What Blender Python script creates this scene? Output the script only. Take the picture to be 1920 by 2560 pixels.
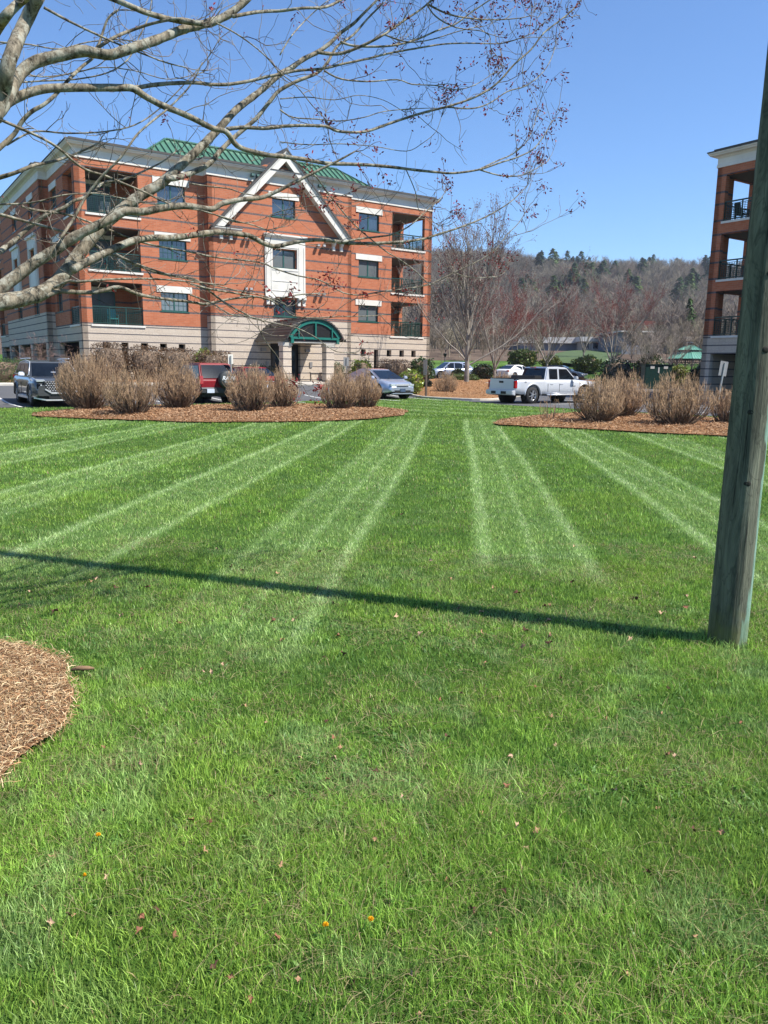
import bpy, bmesh, math, random
import numpy as np
from mathutils import Vector, Matrix
R = math.radians
rnd = random.Random(7)
npr = np.random.default_rng(11)
scene = bpy.context.scene
for o in list(bpy.data.objects): bpy.data.objects.remove(o)

# ---------------------------------------------------------------- camera, sky, sun, exposure
PITCH, ROLL = R(10.68), R(0.78)
CAM = Vector((0, 0, 1.6))
_f = Vector((0, math.cos(PITCH), -math.sin(PITCH))); _r = Vector((1, 0, 0)); _u = _r.cross(_f)
CR = math.cos(ROLL)*_r + math.sin(ROLL)*_u
CU = -math.sin(ROLL)*_r + math.cos(ROLL)*_u
CF = _f
cam = bpy.data.objects.new('camera', bpy.data.cameras.new('camera'))
scene.collection.objects.link(cam)
cam.matrix_world = Matrix(((CR.x, CU.x, -CF.x, 0), (CR.y, CU.y, -CF.y, 0), (CR.z, CU.z, -CF.z, 1.6), (0, 0, 0, 1)))
cam.data.sensor_fit = 'HORIZONTAL'; cam.data.sensor_width = 36; cam.data.lens = 36.06
cam.data.clip_start = 0.05; cam.data.clip_end = 6000
scene.camera = cam

SUN_EL = R(54)
SUN = Vector((.941*math.cos(SUN_EL), -.339*math.cos(SUN_EL), math.sin(SUN_EL))).normalized()
w = bpy.data.worlds.new('World'); scene.world = w; w.use_nodes = True
wn = w.node_tree; wn.nodes.clear()
sky = wn.nodes.new('ShaderNodeTexSky'); sky.sky_type = 'NISHITA'; sky.sun_disc = False
sky.sun_elevation = SUN_EL; sky.sun_rotation = math.atan2(SUN.x, SUN.y)
sky.altitude = 0; sky.air_density = 1.0; sky.dust_density = 0.0; sky.ozone_density = 10
bg = wn.nodes.new('ShaderNodeBackground'); bg.inputs['Strength'].default_value = 0.118
wo = wn.nodes.new('ShaderNodeOutputWorld')
wn.links.new(sky.outputs[0], bg.inputs[0]); wn.links.new(bg.outputs[0], wo.inputs[0])
sl = bpy.data.lights.new('sun', 'SUN'); sl.energy = 5.0; sl.angle = R(0.53); sl.color = (1, .955, .88)
so = bpy.data.objects.new('sun', sl); scene.collection.objects.link(so)
so.rotation_euler = (-SUN).to_track_quat('-Z', 'Y').to_euler()
scene.view_settings.view_transform = 'Standard'; scene.view_settings.look = 'None'
scene.view_settings.exposure = 0.74; scene.view_settings.gamma = 1
scene.cycles.max_bounces = 6; scene.cycles.transparent_max_bounces = 8
scene.cycles.diffuse_bounces = 3; scene.cycles.glossy_bounces = 3; scene.cycles.transmission_bounces = 3

# ---------------------------------------------------------------- geometry of the place
PHI = R(34.14)
D2 = np.array([math.cos(PHI), math.sin(PHI)]); N2 = np.array([math.sin(PHI), -math.cos(PHI)])
C0 = np.array([-17.30, 44.91])
def fac(u, t): p = C0 + D2*u + N2*t; return (float(p[0]), float(p[1]))   # u along facade A, t metres in front of it
def sstep(x): x = np.clip(x, 0, 1); return x*x*(3-2*x)
def ground_z(x, y):
    x = np.asarray(x, float); y = np.asarray(y, float)
    t = (x-C0[0])*N2[0] + (y-C0[1])*N2[1]
    a = .5*sstep((14.5-t)/8.5)
    b = np.interp(y, [0, 78, 88, 118, 150, 300], [0, 0, 1.9, 3.6, 4.4, 7.5])
    far = sstep((y-280)/430)*(71+5*np.sin(x*.011+1.0)+3*np.sin(x*.031)+2*np.sin(x*.083+y*.02))
    return a+b+far
def gz(x, y): return float(ground_z(x, y))
def at(px, py, Y):                     # pixel of the photograph at a given distance
    d = CF + CR*((px-960)/1923) - CU*((py-1280)/1923)
    return CAM + d*(Y/d.y)

# ---------------------------------------------------------------- helpers
class MB:
    """collects faces, builds one mesh object"""
    def __init__(s): s.v = []; s.f = []; s.sm = []
    def add(s, vs, fs, smooth=False):
        o = len(s.v); s.v += [tuple(p) for p in vs]; s.f += [tuple(o+i for i in f) for f in fs]; s.sm += [smooth]*len(fs)
    def quad(s, a, b, c, d): s.add([a, b, c, d], [(0, 1, 2, 3)])
    def box(s, x0, x1, y0, y1, z0, z1):
        s.add([(x0,y0,z0),(x1,y0,z0),(x1,y1,z0),(x0,y1,z0),(x0,y0,z1),(x1,y0,z1),(x1,y1,z1),(x0,y1,z1)],
              [(0,3,2,1),(4,5,6,7),(0,1,5,4),(1,2,6,5),(2,3,7,6),(3,0,4,7)])
    def bar(s, p, q, w, h=None):        # square bar from p to q
        h = h or w; p = Vector(p); q = Vector(q); d = (q-p).normalized()
        a = d.cross(Vector((0,0,1))) if abs(d.z) < .95 else d.cross(Vector((0,1,0)))
        a.normalize(); b = a.cross(d); a = a*w/2; b = b*h/2
        s.add([p-a-b,p+a-b,p+a+b,p-a+b,q-a-b,q+a-b,q+a+b,q-a+b],
              [(0,3,2,1),(4,5,6,7),(0,1,5,4),(1,2,6,5),(2,3,7,6),(3,0,4,7)])
    def tube(s, pts, rad, n=6, cap=True):
        pts = [Vector(p) for p in pts]; m = len(pts)
        if not hasattr(rad, '__len__'): rad = [rad]*m
        t0 = (pts[1]-pts[0]).normalized()
        a = t0.orthogonal().normalized(); vs = []
        for i, p in enumerate(pts):
            t = (pts[min(i+1,m-1)]-pts[max(i-1,0)])
            if t.length < 1e-9: t = t0
            t.normalize(); a = (a - t*a.dot(t)).normalized(); b = t.cross(a)
            for k in range(n):
                c = 2*math.pi*k/n; vs.append(p + (a*math.cos(c)+b*math.sin(c))*rad[i])
        fs = [(i*n+k, i*n+(k+1)%n, (i+1)*n+(k+1)%n, (i+1)*n+k) for i in range(m-1) for k in range(n)]
        if cap: fs += [tuple(range(n))[::-1], tuple((m-1)*n+k for k in range(n))]
        s.add(vs, fs, n > 3)
    def lathe(s, prof, n=24, c=(0,0,0), axis='z', smooth=True):  # prof: (r, h)
        vs = []; m = len(prof)
        for r, h in prof:
            for k in range(n):
                a = 2*math.pi*k/n; x, y = r*math.cos(a), r*math.sin(a)
                vs.append((c[0]+x, c[1]+y, c[2]+h) if axis == 'z' else (c[0]+x, c[1]+h, c[2]+y))
        s.add(vs, [(i*n+k, i*n+(k+1)%n, (i+1)*n+(k+1)%n, (i+1)*n+k) for i in range(m-1) for k in range(n)], smooth)
    def prism(s, poly, y0, y1, axis='y'):   # poly in (x,z) extruded along y, or (x,y) along z, or (y,z) along x
        n = len(poly)
        g = {'y': lambda a, b, t: (a, t, b), 'z': lambda a, b, t: (a, b, t), 'x': lambda a, b, t: (t, a, b)}[axis]
        s.add([g(a, b, y0) for a, b in poly]+[g(a, b, y1) for a, b in poly],
              [tuple(range(n))[::-1], tuple(range(n, 2*n))]+[(i, (i+1)%n, n+(i+1)%n, n+i) for i in range(n)])
    def build(s, name, mat, parent=None, recalc=True, bevel=0):
        me = bpy.data.meshes.new(name); me.from_pydata(s.v, [], s.f)
        if recalc or bevel:
            bm = bmesh.new(); bm.from_mesh(me)
            if recalc: bmesh.ops.recalc_face_normals(bm, faces=bm.faces)
            if bevel: bmesh.ops.bevel(bm, geom=[e for e in bm.edges if len(e.link_faces) == 2 and e.calc_face_angle(0) > .4], offset=bevel, segments=2, affect='EDGES', clamp_overlap=True)
            bm.to_mesh(me); bm.free()
            if bevel: me.polygons.foreach_set('use_smooth', [False]*len(me.polygons))
        if not bevel and any(s.sm): me.polygons.foreach_set('use_smooth', s.sm)
        uv = me.uv_layers.new(name='uv')           # box projected, metres
        n = len(me.loops); co = np.zeros(len(me.vertices)*3); me.vertices.foreach_get('co', co); co = co.reshape(-1, 3)
        li = np.zeros(n, int); me.loops.foreach_get('vertex_index', li)
        pn = np.zeros(len(me.polygons)*3); me.polygons.foreach_get('normal', pn); pn = np.abs(pn.reshape(-1, 3))
        pt = np.zeros(len(me.polygons), int); me.polygons.foreach_get('loop_total', pt)
        ln = np.repeat(pn, pt, axis=0); c = co[li]
        out = np.where((ln[:,2] > .75)[:,None], c[:,[0,1]], np.where((ln[:,0] > ln[:,1])[:,None], c[:,[1,2]], c[:,[0,2]]))
        uv.data.foreach_set('uv', out.astype(np.float32).ravel())
        return link(name, me, mat, parent)
def link(name, me, mat=None, parent=None):
    o = bpy.data.objects.new(name, me)
    if mat is not None:
        for m_ in (mat if isinstance(mat, (list, tuple)) else [mat]): me.materials.append(m_)
    scene.collection.objects.link(o)
    if parent: o.parent = parent
    return o
def tag(o, label=None, cat=None, group=None, kind=None):
    if label: o['label'] = label
    if cat: o['category'] = cat
    if group: o['group'] = group
    if kind: o['kind'] = kind
    return o
def thing(name, label, cat, loc=(0,0,0), rz=0, group=None):
    o = bpy.data.objects.new(name, None); scene.collection.objects.link(o)
    o.location = loc; o.rotation_euler = (0, 0, rz); o.empty_display_size = .2
    return tag(o, label, cat, group)
kids = {}
def copy_tree(o, parent=None):
    c = o.copy(); scene.collection.objects.link(c)
    if parent: c.parent = parent
    for ch in [k for k in o.children]: copy_tree(ch, c)
    return c
def mesh_np(name, v, f, mat, parent=None, col=None, smooth=False):
    """v (N,3), f (M,3|4) numpy"""
    me = bpy.data.meshes.new(name); k = f.shape[1]
    me.vertices.add(len(v)); me.vertices.foreach_set('co', v.astype(np.float32).ravel())
    me.loops.add(f.size); me.loops.foreach_set('vertex_index', f.astype(np.int32).ravel())
    me.polygons.add(len(f)); me.polygons.foreach_set('loop_start', np.arange(0, f.size, k, dtype=np.int32))
    me.polygons.foreach_set('loop_total', np.full(len(f), k, np.int32))
    if col is not None:
        ca = me.color_attributes.new('tint', 'FLOAT_COLOR', 'POINT')
        ca.data.foreach_set('color', np.concatenate([col, np.ones((len(col), 1))], 1).astype(np.float32).ravel())
    me.update(calc_edges=True)
    if smooth: me.polygons.foreach_set('use_smooth', np.ones(len(f), bool))
    return link(name, me, mat, parent)

# ---------------------------------------------------------------- materials
class NT:
    def __init__(s, name):
        s.m = bpy.data.materials.new(name); s.m.use_nodes = True; s.t = s.m.node_tree; s.t.nodes.clear()
        s.out = s.n('ShaderNodeOutputMaterial'); s.b = s.n('ShaderNodeBsdfPrincipled'); s.l(s.b.outputs[0], s.out.inputs[0])
    def n(s, t, **k):
        x = s.t.nodes.new(t)
        for a, b in k.items(): setattr(x, a, b)
        return x
    def l(s, a, b): s.t.links.new(a, b)
    def set(s, **k):
        nm = dict(base='Base Color', rough='Roughness', metal='Metallic', spec='Specular IOR Level', coat='Coat Weight', ior='IOR', sub='Subsurface Weight')
        for a, b in k.items():
            i = s.b.inputs[nm[a]]
            if hasattr(b, 'node'): s.l(b, i)
            else: i.default_value = (tuple(b)+(1,))[:4] if a == 'base' else b
        return s
    def coord(s, which='Object'): return s.n('ShaderNodeTexCoord').outputs[which]
    def noise(s, vec, scale, detail=4, rough=.55, dist=0):
        x = s.n('ShaderNodeTexNoise'); x.inputs['Scale'].default_value = scale; x.inputs['Detail'].default_value = detail
        x.inputs['Roughness'].default_value = rough; x.inputs['Distortion'].default_value = dist
        if vec is not None: s.l(vec, x.inputs['Vector'])
        return x.outputs['Fac']
    def ramp(s, fac, stops, interp='LINEAR'):
        x = s.n('ShaderNodeValToRGB'); x.color_ramp.interpolation = interp; e = x.color_ramp.elements
        while len(e) > 1: e.remove(e[-1])
        e[0].position = stops[0][0]; e[0].color = tuple(stops[0][1])+(1,)
        for p, c in stops[1:]: y = e.new(p); y.color = tuple(c)+(1,)
        s.l(fac, x.inputs[0]); return x.outputs[0]
    def mix(s, fac, a, b, blend='MIX'):
        x = s.n('ShaderNodeMix', data_type='RGBA', blend_type=blend)
        for i, v in ((0, fac), (6, a), (7, b)):
            if hasattr(v, 'node'): s.l(v, x.inputs[i])
            elif i == 0: x.inputs[0].default_value = v
            else: x.inputs[i].default_value = (tuple(v)+(1,))[:4]
        return x.outputs[2]
    def math(s, op, a, b=0.0, c=None):
        x = s.n('ShaderNodeMath', operation=op)
        for i, v in enumerate((a, b, c)):
            if v is None: continue
            if hasattr(v, 'node'): s.l(v, x.inputs[i])
            else: x.inputs[i].default_value = v
        return x.outputs[0]
    def scaled(s, vec, sc):
        x = s.n('ShaderNodeMapping'); x.inputs['Scale'].default_value = sc; s.l(vec, x.inputs['Vector']); return x.outputs[0]
    def bump(s, h, strength=.4, dist=.02):
        x = s.n('ShaderNodeBump'); x.inputs['Strength'].default_value = strength; x.inputs['Distance'].default_value = dist
        s.l(h, x.inputs['Height']); s.l(x.outputs[0], s.b.inputs['Normal']); return s
def simple(name, c, rough=.6, metal=0, spec=.5, coat=0, var=.12, scale=6, bump=0):
    t = NT(name); nz = t.noise(t.coord(), scale, 5)
    lo = tuple(max(0, x*(1-var)) for x in c); hi = tuple(min(1, x*(1+var)) for x in c)
    t.set(base=t.ramp(nz, [(.3, lo), (.7, hi)]), rough=rough, metal=metal, spec=spec, coat=coat)
    if bump: t.bump(nz, bump)
    return t.m

def brick_mat():
    t = NT('red_brick'); uv = t.coord('UV')
    b = t.n('ShaderNodeTexBrick'); t.l(uv, b.inputs['Vector']); b.offset = .5
    for k, v in dict(Scale=1.0).items(): b.inputs[k].default_value = v
    b.inputs['Mortar Size'].default_value = .007; b.inputs['Brick Width'].default_value = .30; b.inputs['Row Height'].default_value = .1
    b.inputs['Color1'].default_value = (.40, .125, .060, 1); b.inputs['Color2'].default_value = (.50, .175, .088, 1)
    b.inputs['Mortar'].default_value = (.36, .23, .16, 1); b.inputs['Bias'].default_value = -.1
    nz = t.noise(t.coord(), 1.3, 5, .7)
    c = t.mix(t.ramp(nz, [(.35, (0,0,0)), (.75, (.6,.6,.6))]), b.outputs['Color'], (.40, .12, .05))
    sp = t.n('ShaderNodeSeparateXYZ'); t.l(uv, sp.inputs[0])
    z = t.math('FRACT', t.math('DIVIDE', t.math('SUBTRACT', sp.outputs[1], 6.10), 3.06))
    wdt = .035
    st = [(0, (1,)*3), (wdt, (0,)*3)]
    for q in (.72, 1.58, 2.19): st += [(q/3.06, (1,)*3), (q/3.06+wdt, (0,)*3)]
    band = t.ramp(z, st, 'CONSTANT')
    gr = t.mix(t.ramp(t.noise(uv, 9, 3), [(.4, (0,)*3), (.6, (1,)*3)]), (.085, .075, .08), (.16, .12, .11))
    t.set(base=t.mix(band, c, gr), rough=.85, spec=.25)
    t.bump(b.outputs['Fac'], -.35, .01); return t.m
def block_mat():
    t = NT('split_face_block'); uv = t.coord('UV')
    sp = t.n('ShaderNodeSeparateXYZ'); t.l(uv, sp.inputs[0])
    z = t.math('FRACT', t.math('DIVIDE', t.math('SUBTRACT', sp.outputs[1], 3.68), .43))
    band = t.ramp(z, [(0, (1,)*3), (.13, (0,)*3)], 'CONSTANT')
    b = t.n('ShaderNodeTexBrick'); t.l(uv, b.inputs['Vector'])
    b.inputs['Scale'].default_value = 1; b.inputs['Mortar Size'].default_value = .008; b.inputs['Brick Width'].default_value = .4; b.inputs['Row Height'].default_value = .215
    b.inputs['Color1'].default_value = (.50, .42, .325, 1); b.inputs['Color2'].default_value = (.57, .49, .385, 1); b.inputs['Mortar'].default_value = (.38, .31, .26, 1)
    nz = t.noise(uv, 14, 6, .7)
    c = t.mix(.45, b.outputs['Color'], t.ramp(nz, [(.3, (.40, .32, .26)), (.7, (.66, .56, .46))]))
    t.set(base=t.mix(band, c, (.10, .095, .10)), rough=.9, spec=.2)
    t.bump(nz, .9, .03); return t.m
def seam_metal(name, c, rough=.35):
    return simple(name, c, rough, .0, .5, .2, .08, 1.5)
M = {}
M['brick'] = brick_mat(); M['block'] = block_mat()
M['white'] = simple('white_trim', (.66, .63, .56), .6, var=.10, scale=1.2)
M['shingle'] = simple('dark_roof_edge', (.07, .065, .06), .8, scale=20)
M['green_roof'] = seam_metal('green_metal_roof', (.062, .165, .10), .45)
M['gazebo_roof'] = seam_metal('gazebo_green_roof', (.11, .29, .21))
M['green_trim'] = simple('green_trim', (.010, .14, .11), .45, var=.08)
M['dark_green'] = simple('dark_green_metal', (.012, .045, .035), .4, var=.1)
M['teal_frame'] = simple('window_green', (.02, .085, .07), .4, var=.1)
M['bronze'] = simple('bronze_metal_roof', (.050, .047, .044), .45, 0, var=.15, scale=3)
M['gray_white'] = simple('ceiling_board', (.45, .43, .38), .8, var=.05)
M['ceiling_dark'] = simple('shade_darkened_board', (.10, .085, .07), .8)  # balcony ceiling colour darkened to deepen the shade there
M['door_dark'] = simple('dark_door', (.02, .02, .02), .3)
M['concrete'] = simple('concrete', (.46, .42, .36), .9, var=.14, scale=2, bump=.2)
M['kerb'] = simple('kerb_concrete', (.50, .46, .39), .9, var=.14, scale=3, bump=.2)
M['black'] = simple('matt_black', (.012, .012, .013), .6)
M['red_paint'] = simple('red_standpipe_paint', (.42, .045, .03), .5)
M['sign_alu'] = simple('sign_metal', (.32, .31, .30), .45, .5)
M['post_wood'] = simple('brown_post', (.10, .07, .05), .8)
M['galv'] = simple('galvanised_post', (.42, .42, .40), .45, .6)
def glass_mat(name, c, rough=.04, blinds=False):
    t = NT(name)
    if blinds:
        sp = t.n('ShaderNodeSeparateXYZ'); t.l(t.coord('UV'), sp.inputs[0])
        f = t.math('FRACT', t.math('MULTIPLY', sp.outputs[1], 14.0))
        t.set(base=t.ramp(f, [(0, (.04, .05, .055)), (.35, (.13, .15, .155)), (1, (.18, .20, .20))]))
    else:
        nz = t.noise(t.coord(), 1.2, 2); t.set(base=t.ramp(nz, [(.35, tuple(x*.6 for x in c)), (.7, tuple(x*1.5 for x in c))]))
    t.set(rough=rough, spec=.9, ior=1.6, coat=.3); return t.m
M['pane'] = glass_mat('window_glass', (.03, .045, .06)); M['pane_blind'] = glass_mat('window_glass_with_blind', (.1,)*3, .06, True)
M['car_glass'] = glass_mat('tinted_car_glass', (.008, .011, .015), .03)
for q_ in ('Specular IOR Level', 'Coat Weight'): M['car_glass'].node_tree.nodes['Principled BSDF'].inputs[q_].default_value = .35 if q_[0] == 'S' else 0
def paint(name, c, metal=.3, rough=.32):
    t = NT(name); nz = t.noise(t.coord(), 350, 2)
    t.set(base=t.ramp(nz, [(.3, tuple(x*.92 for x in c)), (.7, tuple(min(1, x*1.06) for x in c))]), rough=rough, metal=metal, coat=1.0)
    t.b.inputs['Coat Roughness'].default_value = .04; return t.m
M['p_silver'] = paint('silver_car_paint', (.62, .64, .67), .3); M['p_blue'] = paint('pale_blue_silver_paint', (.42, .47, .56), .5)
M['p_grey'] = paint('slate_grey_paint', (.085, .09, .092), .3); M['p_red'] = paint('deep_red_paint', (.20, .006, .012), 0, .55)
M['p_red'].node_tree.nodes['Principled BSDF'].inputs['Coat Weight'].default_value = .2; M['p_red'].node_tree.nodes['Principled BSDF'].inputs['Specular IOR Level'].default_value = .25
M['p_white'] = paint('white_car_paint', (.75, .75, .73), 0); M['p_dark'] = paint('dark_blue_grey_paint', (.03, .04, .05), .4)
M['p_mint'] = paint('pale_green_silver_paint', (.40, .46, .44), .4)
M['tyre'] = simple('tyre_rubber', (.02, .02, .02), .85); M['rim'] = simple('alloy_rim', (.55, .56, .58), .3, .8, var=.06)
M['chrome'] = simple('chrome', (.80, .80, .81), .32, .55, var=.03); M['cladding'] = simple('dark_plastic_cladding', (.03, .03, .032), .7)
M['red_lens'] = simple('red_lens', (.35, .012, .012), .15, coat=1); M['lamp_lens'] = simple('headlight_lens', (.62, .66, .68), .08, coat=1)
M['plate'] = simple('licence_plate', (.55, .60, .70), .4); M['plate_dark'] = simple('dark_licence_plate', (.06, .09, .15), .4)
M['cover'] = simple('vinyl_wheel_cover', (.035, .04, .04), .6); M['cover_print'] = simple('silver_print', (.70, .72, .72), .5)
def bark_mat(name, c1, c2, sc=18, lich=(.32, .32, .25), stretch=(1,1,.35)):
    t = NT(name); v = t.scaled(t.coord(), stretch); a = t.noise(v, sc, 8, .68); b = t.noise(t.coord(), sc*.45, 5, .75)
    c = t.mix(t.ramp(b, [(.5, (0,)*3), (.60, (.75,)*3)]), t.ramp(a, [(.36, c1), (.62, c2)]), lich)
    t.set(base=c, rough=.9, spec=.2); t.bump(a, .8, .012); return t.m
M['bark'] = bark_mat('grey_maple_bark', (.032, .026, .018), (.30, .255, .185), 34, (.38,.37,.30))
M['twig'] = bark_mat('grey_twig_bark', (.035, .025, .018), (.29, .235, .18), 9, (.33,.31,.27), (1,1,1))
M['twig_far'] = simple('far_twig', (.25, .21, .18), .9, var=.3, scale=3)
M['bark_far'] = simple('far_bark', (.24, .21, .175), .9, var=.35, scale=2.5)
M['bud'] = simple('red_maple_bud', (.26, .02, .018), .6, var=.4, scale=30)
M['bud_far'] = simple('red_maple_haze', (.20, .045, .035), .8, var=.3, scale=3)
M['bushtwig'] = simple('bush_twig', (.46, .305, .175), .9, var=.45, scale=9)
M['bushstem'] = simple('bush_stem', (.15, .105, .07), .9, var=.4, scale=9)
def tinted(name, rough=.6, trans=.35, spec=.3):
    t = NT(name); a = t.n('ShaderNodeAttribute', attribute_name='tint')
    t.set(base=a.outputs['Color'], rough=rough, spec=spec)
    if trans:
        tr = t.n('ShaderNodeBsdfTranslucent'); mx = t.n('ShaderNodeMixShader'); mx.inputs[0].default_value = trans
        t.l(a.outputs['Color'], tr.inputs[0]); t.l(t.b.outputs[0], mx.inputs[1]); t.l(tr.outputs[0], mx.inputs[2]); t.l(mx.outputs[0], t.out.inputs[0])
    return t.m
M['blade'] = tinted('grass_blade', .45, .38, .35); M['chip'] = tinted('wood_chip', .9, 0, .15); M['leafy'] = tinted('glossy_leaf', .4, .2, .5)
M['wood'] = tinted('hill_wood', .95, .1, .05)

# ---------------------------------------------------------------- ground sheets
STR_A = R(5.3)
CENT = [-9.6, -7.55, -5.15, -3.25, -1.3, .73, 2.84, 4.9, 6.95, 9.0, 11.0]
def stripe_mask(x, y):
    """mower wheel tracks, 3 per pass; sheen of their bent blades painted as paler colour"""
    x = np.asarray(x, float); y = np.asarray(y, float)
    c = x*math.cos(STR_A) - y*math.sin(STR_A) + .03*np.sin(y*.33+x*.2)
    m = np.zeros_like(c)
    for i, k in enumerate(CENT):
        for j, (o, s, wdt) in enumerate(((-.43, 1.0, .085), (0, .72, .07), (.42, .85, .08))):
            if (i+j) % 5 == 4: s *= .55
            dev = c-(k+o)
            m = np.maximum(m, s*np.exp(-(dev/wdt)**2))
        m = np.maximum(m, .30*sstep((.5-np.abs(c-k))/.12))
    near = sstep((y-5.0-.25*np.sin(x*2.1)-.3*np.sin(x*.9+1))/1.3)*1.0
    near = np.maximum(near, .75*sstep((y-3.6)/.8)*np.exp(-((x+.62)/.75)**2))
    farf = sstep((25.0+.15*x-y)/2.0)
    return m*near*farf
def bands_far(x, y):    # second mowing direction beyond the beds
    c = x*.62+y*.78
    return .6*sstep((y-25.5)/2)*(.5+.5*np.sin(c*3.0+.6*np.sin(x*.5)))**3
def lawn_mat():
    t = NT('lawn_soil'); v = t.coord()
    a = t.noise(v, 2.2, 6, .7); b = t.noise(v, 40, 3, .7)
    c = t.ramp(a, [(.3, (.035, .085, .012)), (.7, (.062, .135, .022))])
    c = t.mix(t.ramp(b, [(.35, (0,)*3), (.7, (.5,)*3)]), c, (.075, .10, .03))
    # pale sheen of the mown tracks painted into the ground colour too
    sp = t.n('ShaderNodeAttribute', attribute_name='tint')
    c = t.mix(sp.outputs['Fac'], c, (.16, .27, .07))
    t.set(base=c, rough=.95, spec=.1); t.bump(b, .6, .03); return t.m
ang = np.concatenate([np.linspace(-42, 42, 240, endpoint=False), np.linspace(42, 318, 92, endpoint=False)])
rad = [0.0]; r_ = .6
while r_ < 1600: rad.append(r_); r_ *= 1.016 if r_ < 130 else 1.03
rad = np.array(rad); na = len(ang); A_, R_ = np.meshgrid(np.radians(ang), rad)
gx = (R_*np.sin(A_)).ravel(); gy = (R_*np.cos(A_)).ravel(); gzv = ground_z(gx, gy)
i = np.arange(len(rad)-1)[:,None]*na; k = np.arange(na)[None,:]; k2 = (k+1) % na
F = np.stack([(i+k), (i+na+k), (i+na+k2), (i+k2)], -1).reshape(-1, 4)
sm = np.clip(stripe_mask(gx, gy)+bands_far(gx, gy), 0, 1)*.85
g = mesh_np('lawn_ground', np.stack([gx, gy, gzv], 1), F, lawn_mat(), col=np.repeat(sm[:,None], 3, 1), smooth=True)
tag(g, kind='structure')

def drape(name, poly, mat, dz, step=1.0, mound=0, skirt=0):
    bm = bmesh.new(); vs = [bm.verts.new((x, y, 0)) for x, y in poly]; bm.faces.new(vs)
    xs = [p[0] for p in poly]; ys = [p[1] for p in poly]
    for ax, lo, hi in ((0, min(xs), max(xs)), (1, min(ys), max(ys))):
        c = lo+step
        while c < hi:
            co = [0, 0, 0]; co[ax] = c; no = [0, 0, 0]; no[ax] = 1
            bmesh.ops.bisect_plane(bm, geom=bm.verts[:]+bm.edges[:]+bm.faces[:], plane_co=co, plane_no=no); c += step
    bmesh.ops.triangulate(bm, faces=[f for f in bm.faces if len(f.verts) > 4])
    P = np.array(poly); Q = np.roll(P, -1, 0)
    for v in bm.verts:
        p = np.array([v.co.x, v.co.y]); e = Q-P; tt = np.clip(((p-P)*e).sum(1)/(e*e).sum(1), 0, 1)
        dd = np.sqrt((((P+e*tt[:,None])-p)**2).sum(1)).min()
        v.co.z = gz(v.co.x, v.co.y)+dz+mound*float(sstep(dd/1.2))
    bmesh.ops.recalc_face_normals(bm, faces=bm.faces)
    if sum(f.normal.z for f in bm.faces) < 0: bmesh.ops.reverse_faces(bm, faces=bm.faces)
    if skirt:
        r = bmesh.ops.extrude_edge_only(bm, edges=[e for e in bm.edges if e.is_boundary])
        for v in [q for q in r['geom'] if isinstance(q, bmesh.types.BMVert)]: v.co.z -= skirt
    me = bpy.data.meshes.new(name); bm.to_mesh(me); bm.free()
    return link(name, me, mat)
def smoothpoly(pts, n=6):
    out = []; m = len(pts)
    for i in range(m):
        p0, p1, p2, p3 = [np.array(pts[(i+j-1) % m], float) for j in range(4)]
        for k in range(n):
            t = k/n; q = .5*((2*p1)+(-p0+p2)*t+(2*p0-5*p1+4*p2-p3)*t*t+(-p0+3*p1-3*p2+p3)*t**3); out.append(tuple(q))
    return out
def rough(pl): return [(x+rnd.uniform(-.09, .09), y+rnd.uniform(-.14, .14)) for x, y in pl]
def inside(poly, x, y):
    x = np.asarray(x); y = np.asarray(y); c = np.zeros(x.shape, bool); j = len(poly)-1
    for i in range(len(poly)):
        xi, yi = poly[i]; xj, yj = poly[j]
        c ^= ((yi > y) != (yj > y)) & (x < (xj-xi)*(y-yi)/((yj-yi) or 1e-9)+xi); j = i
    return c
def asphalt():
    t = NT('asphalt'); v = t.coord(); a = t.noise(v, .35, 5, .6); b = t.noise(v, 60, 2)
    c = t.ramp(a, [(.3, (.070, .072, .078)), (.7, (.105, .107, .112))]); c = t.mix(.3, c, t.ramp(b, [(.3, (.04,)*3), (.7, (.18,)*3)]))
    t.set(base=c, rough=.85, spec=.25); return t.m
M['asphalt'] = asphalt(); M['line'] = simple('white_road_paint', (.62, .62, .60), .7, var=.2, scale=4)
def mulch_mat():
    t = NT('mulch_ground'); v = t.coord(); a = t.noise(v, 1.3, 6, .7); b = t.noise(v, 28, 6, .75)
    c = t.mix(t.ramp(b, [(.4, (0,)*3), (.62, (1,)*3)]), (.17, .075, .032), t.ramp(a, [(.35, (.36, .20, .095)), (.7, (.46, .27, .135))]))
    t.set(base=c, rough=.95, spec=.1); t.bump(b, .9, .05); return t.m
M['mulch'] = mulch_mat()
LOT = [(-75,-12),(-30,13.2),(-13.2,27.3),(-4.7,34.2),(-2,37.4),(0.6,40.3),(1.8,41.2),(3.2,39.4),(5.1,34.9),(6.8,32.8),(8.6,31.1),(11.4,28.2),(20,20.5),(45,-2),(80,5),(62,79),(-6,79),(-6,66),
       fac(29,2),fac(29,6.8),fac(-10,6.8),fac(-13,3),fac(-13,-30),fac(-19,-30),(-75,60)]
tag(drape('parking_lot', LOT, M['asphalt'], .02, 1.5), kind='structure')
BED_A = rough(smoothpoly([(-10.4,23.0),(-7.6,21.9),(-4.6,21.45),(-1.2,22.9),(0.4,25.4),(0.75,28.0),(-.3,29.9),(-2.2,30.9),(-4.6,30.5),(-6.3,29.6),(-8.3,28.4),(-9.9,27.0),(-10.7,25)]))
BED_B = rough(smoothpoly([(3.1,22.5),(4.0,21.4),(7.5,19.6),(12,16.9),(16,15.5),(17.5,18),(14,22.7),(10.9,25.6),(7.9,28.2),(6.2,27.4),(4.4,25.2)]))
ringr = lambda a: 1.13*(1-.035*np.cos(2*a)+.015*np.sin(9*a)+.012*np.sin(17*a+1))
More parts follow.
